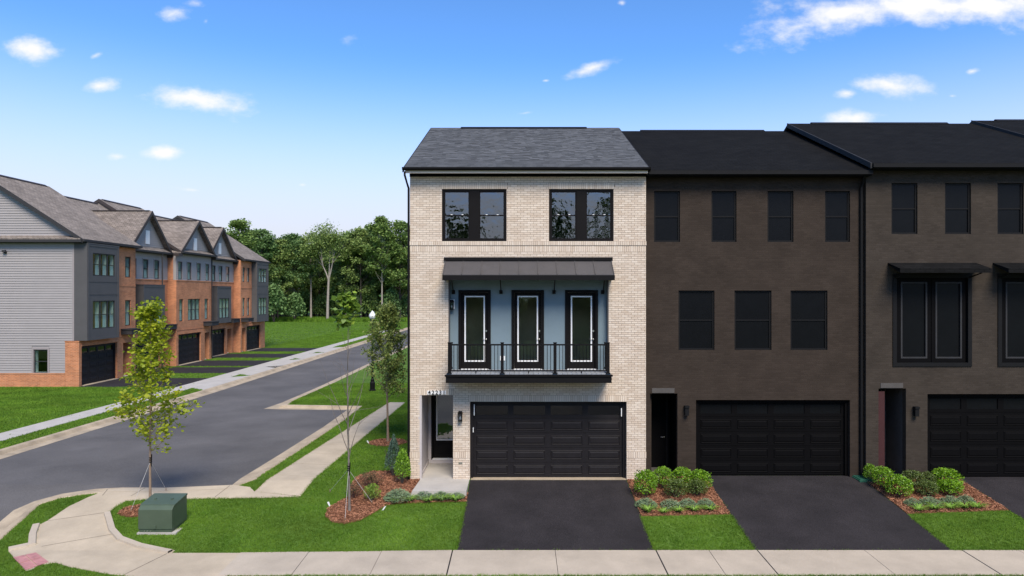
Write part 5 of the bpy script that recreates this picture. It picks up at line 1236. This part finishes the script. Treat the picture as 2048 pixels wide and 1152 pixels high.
rw = random.Random(8); lbl = 'tree in the rear ranks of the far wood'
for k in range(26):
    px = 395+k*17.5+rw.uniform(-6, 6); wood_tree(px, rw.uniform(470, 500), rw.uniform(158, 172), FP[rw.choice((0, 1, 2, 4))], lbl, 'rear trees of the wood', 1.05)
for k in range(24):
    px = 380+k*19+rw.uniform(-6, 6); wood_tree(px, rw.uniform(485, 520), rw.uniform(178, 192), FP[rw.choice((0, 1, 2, 4))], lbl, 'rear trees of the wood', 1.2)
for k in range(22):
    px = 838+k*30; wood_tree(px, rw.uniform(455, 480), rw.uniform(150, 165), FP[k % 6], 'far wood tree hidden behind the terrace', 'wood behind the terrace', 1.2)
for k in range(34):
    px = 470+k*11+rw.uniform(-5, 5); Y = rw.uniform(149, 164); X = (px-CX)*Y/FPX; h = rw.uniform(3, 9.5)
    t = thing('understory_tree', 'small bushy tree in the undergrowth at the foot of the wood', 'tree', (X, Y, G(Y)), 'undergrowth of the wood')
    for nm, me in (('crown', UND[k % 3]), ('trunk', STEM)):
        o = local_part(nm, me, t); o.scale = (h*.8, h*.8, h)
for px, by, w_, h_, lb in ((548, 641, 60, 74, 'small layered tree with bluish leaves right of the end townhouse'), (590, 640, 50, 56, 'low dark bushy tree left of the pale forked trunk')):
    X, Y = gp(px, by+3); s = Y/FPX; t = thing('understory_tree', lb, 'tree', (X, Y, G(Y)))
    o = local_part('crown', UND[1], t); o.scale = (w_*s*1.1, w_*s*1.1, h_*s); o = local_part('trunk', STEM, t); o.scale = (w_*s*.6, w_*s*.6, h_*s)
for k in range(26):
    t = thing('understory_tree', 'bushy tree across the front street, seen only as a window reflection', 'tree', (-50+k*4, -24-(k % 4)*2, G(-30)), 'reflected trees')
    o = local_part('crown', UND[k % 3], t); o.scale = (6, 6, 6+(k*7 % 5)); o = local_part('trunk', STEM, t); o.scale = (5, 5, 6)
# trees on the other side of the front street, behind the viewpoint (they show in the window glass)
for k, X in enumerate((-34, -24, -15, -7, 3, 11, 22, 33)):
    t = thing('forest_tree', 'tree across the front street, seen only as a window reflection', 'tree', (X, -30-(k % 3)*5, G(-30)), 'reflected trees')
    for nm, me in zip(('trunk', 'crown'), FP[k % 6]): local_part(nm, me, t).scale = (.9, .9, .75+.1*(k % 3))
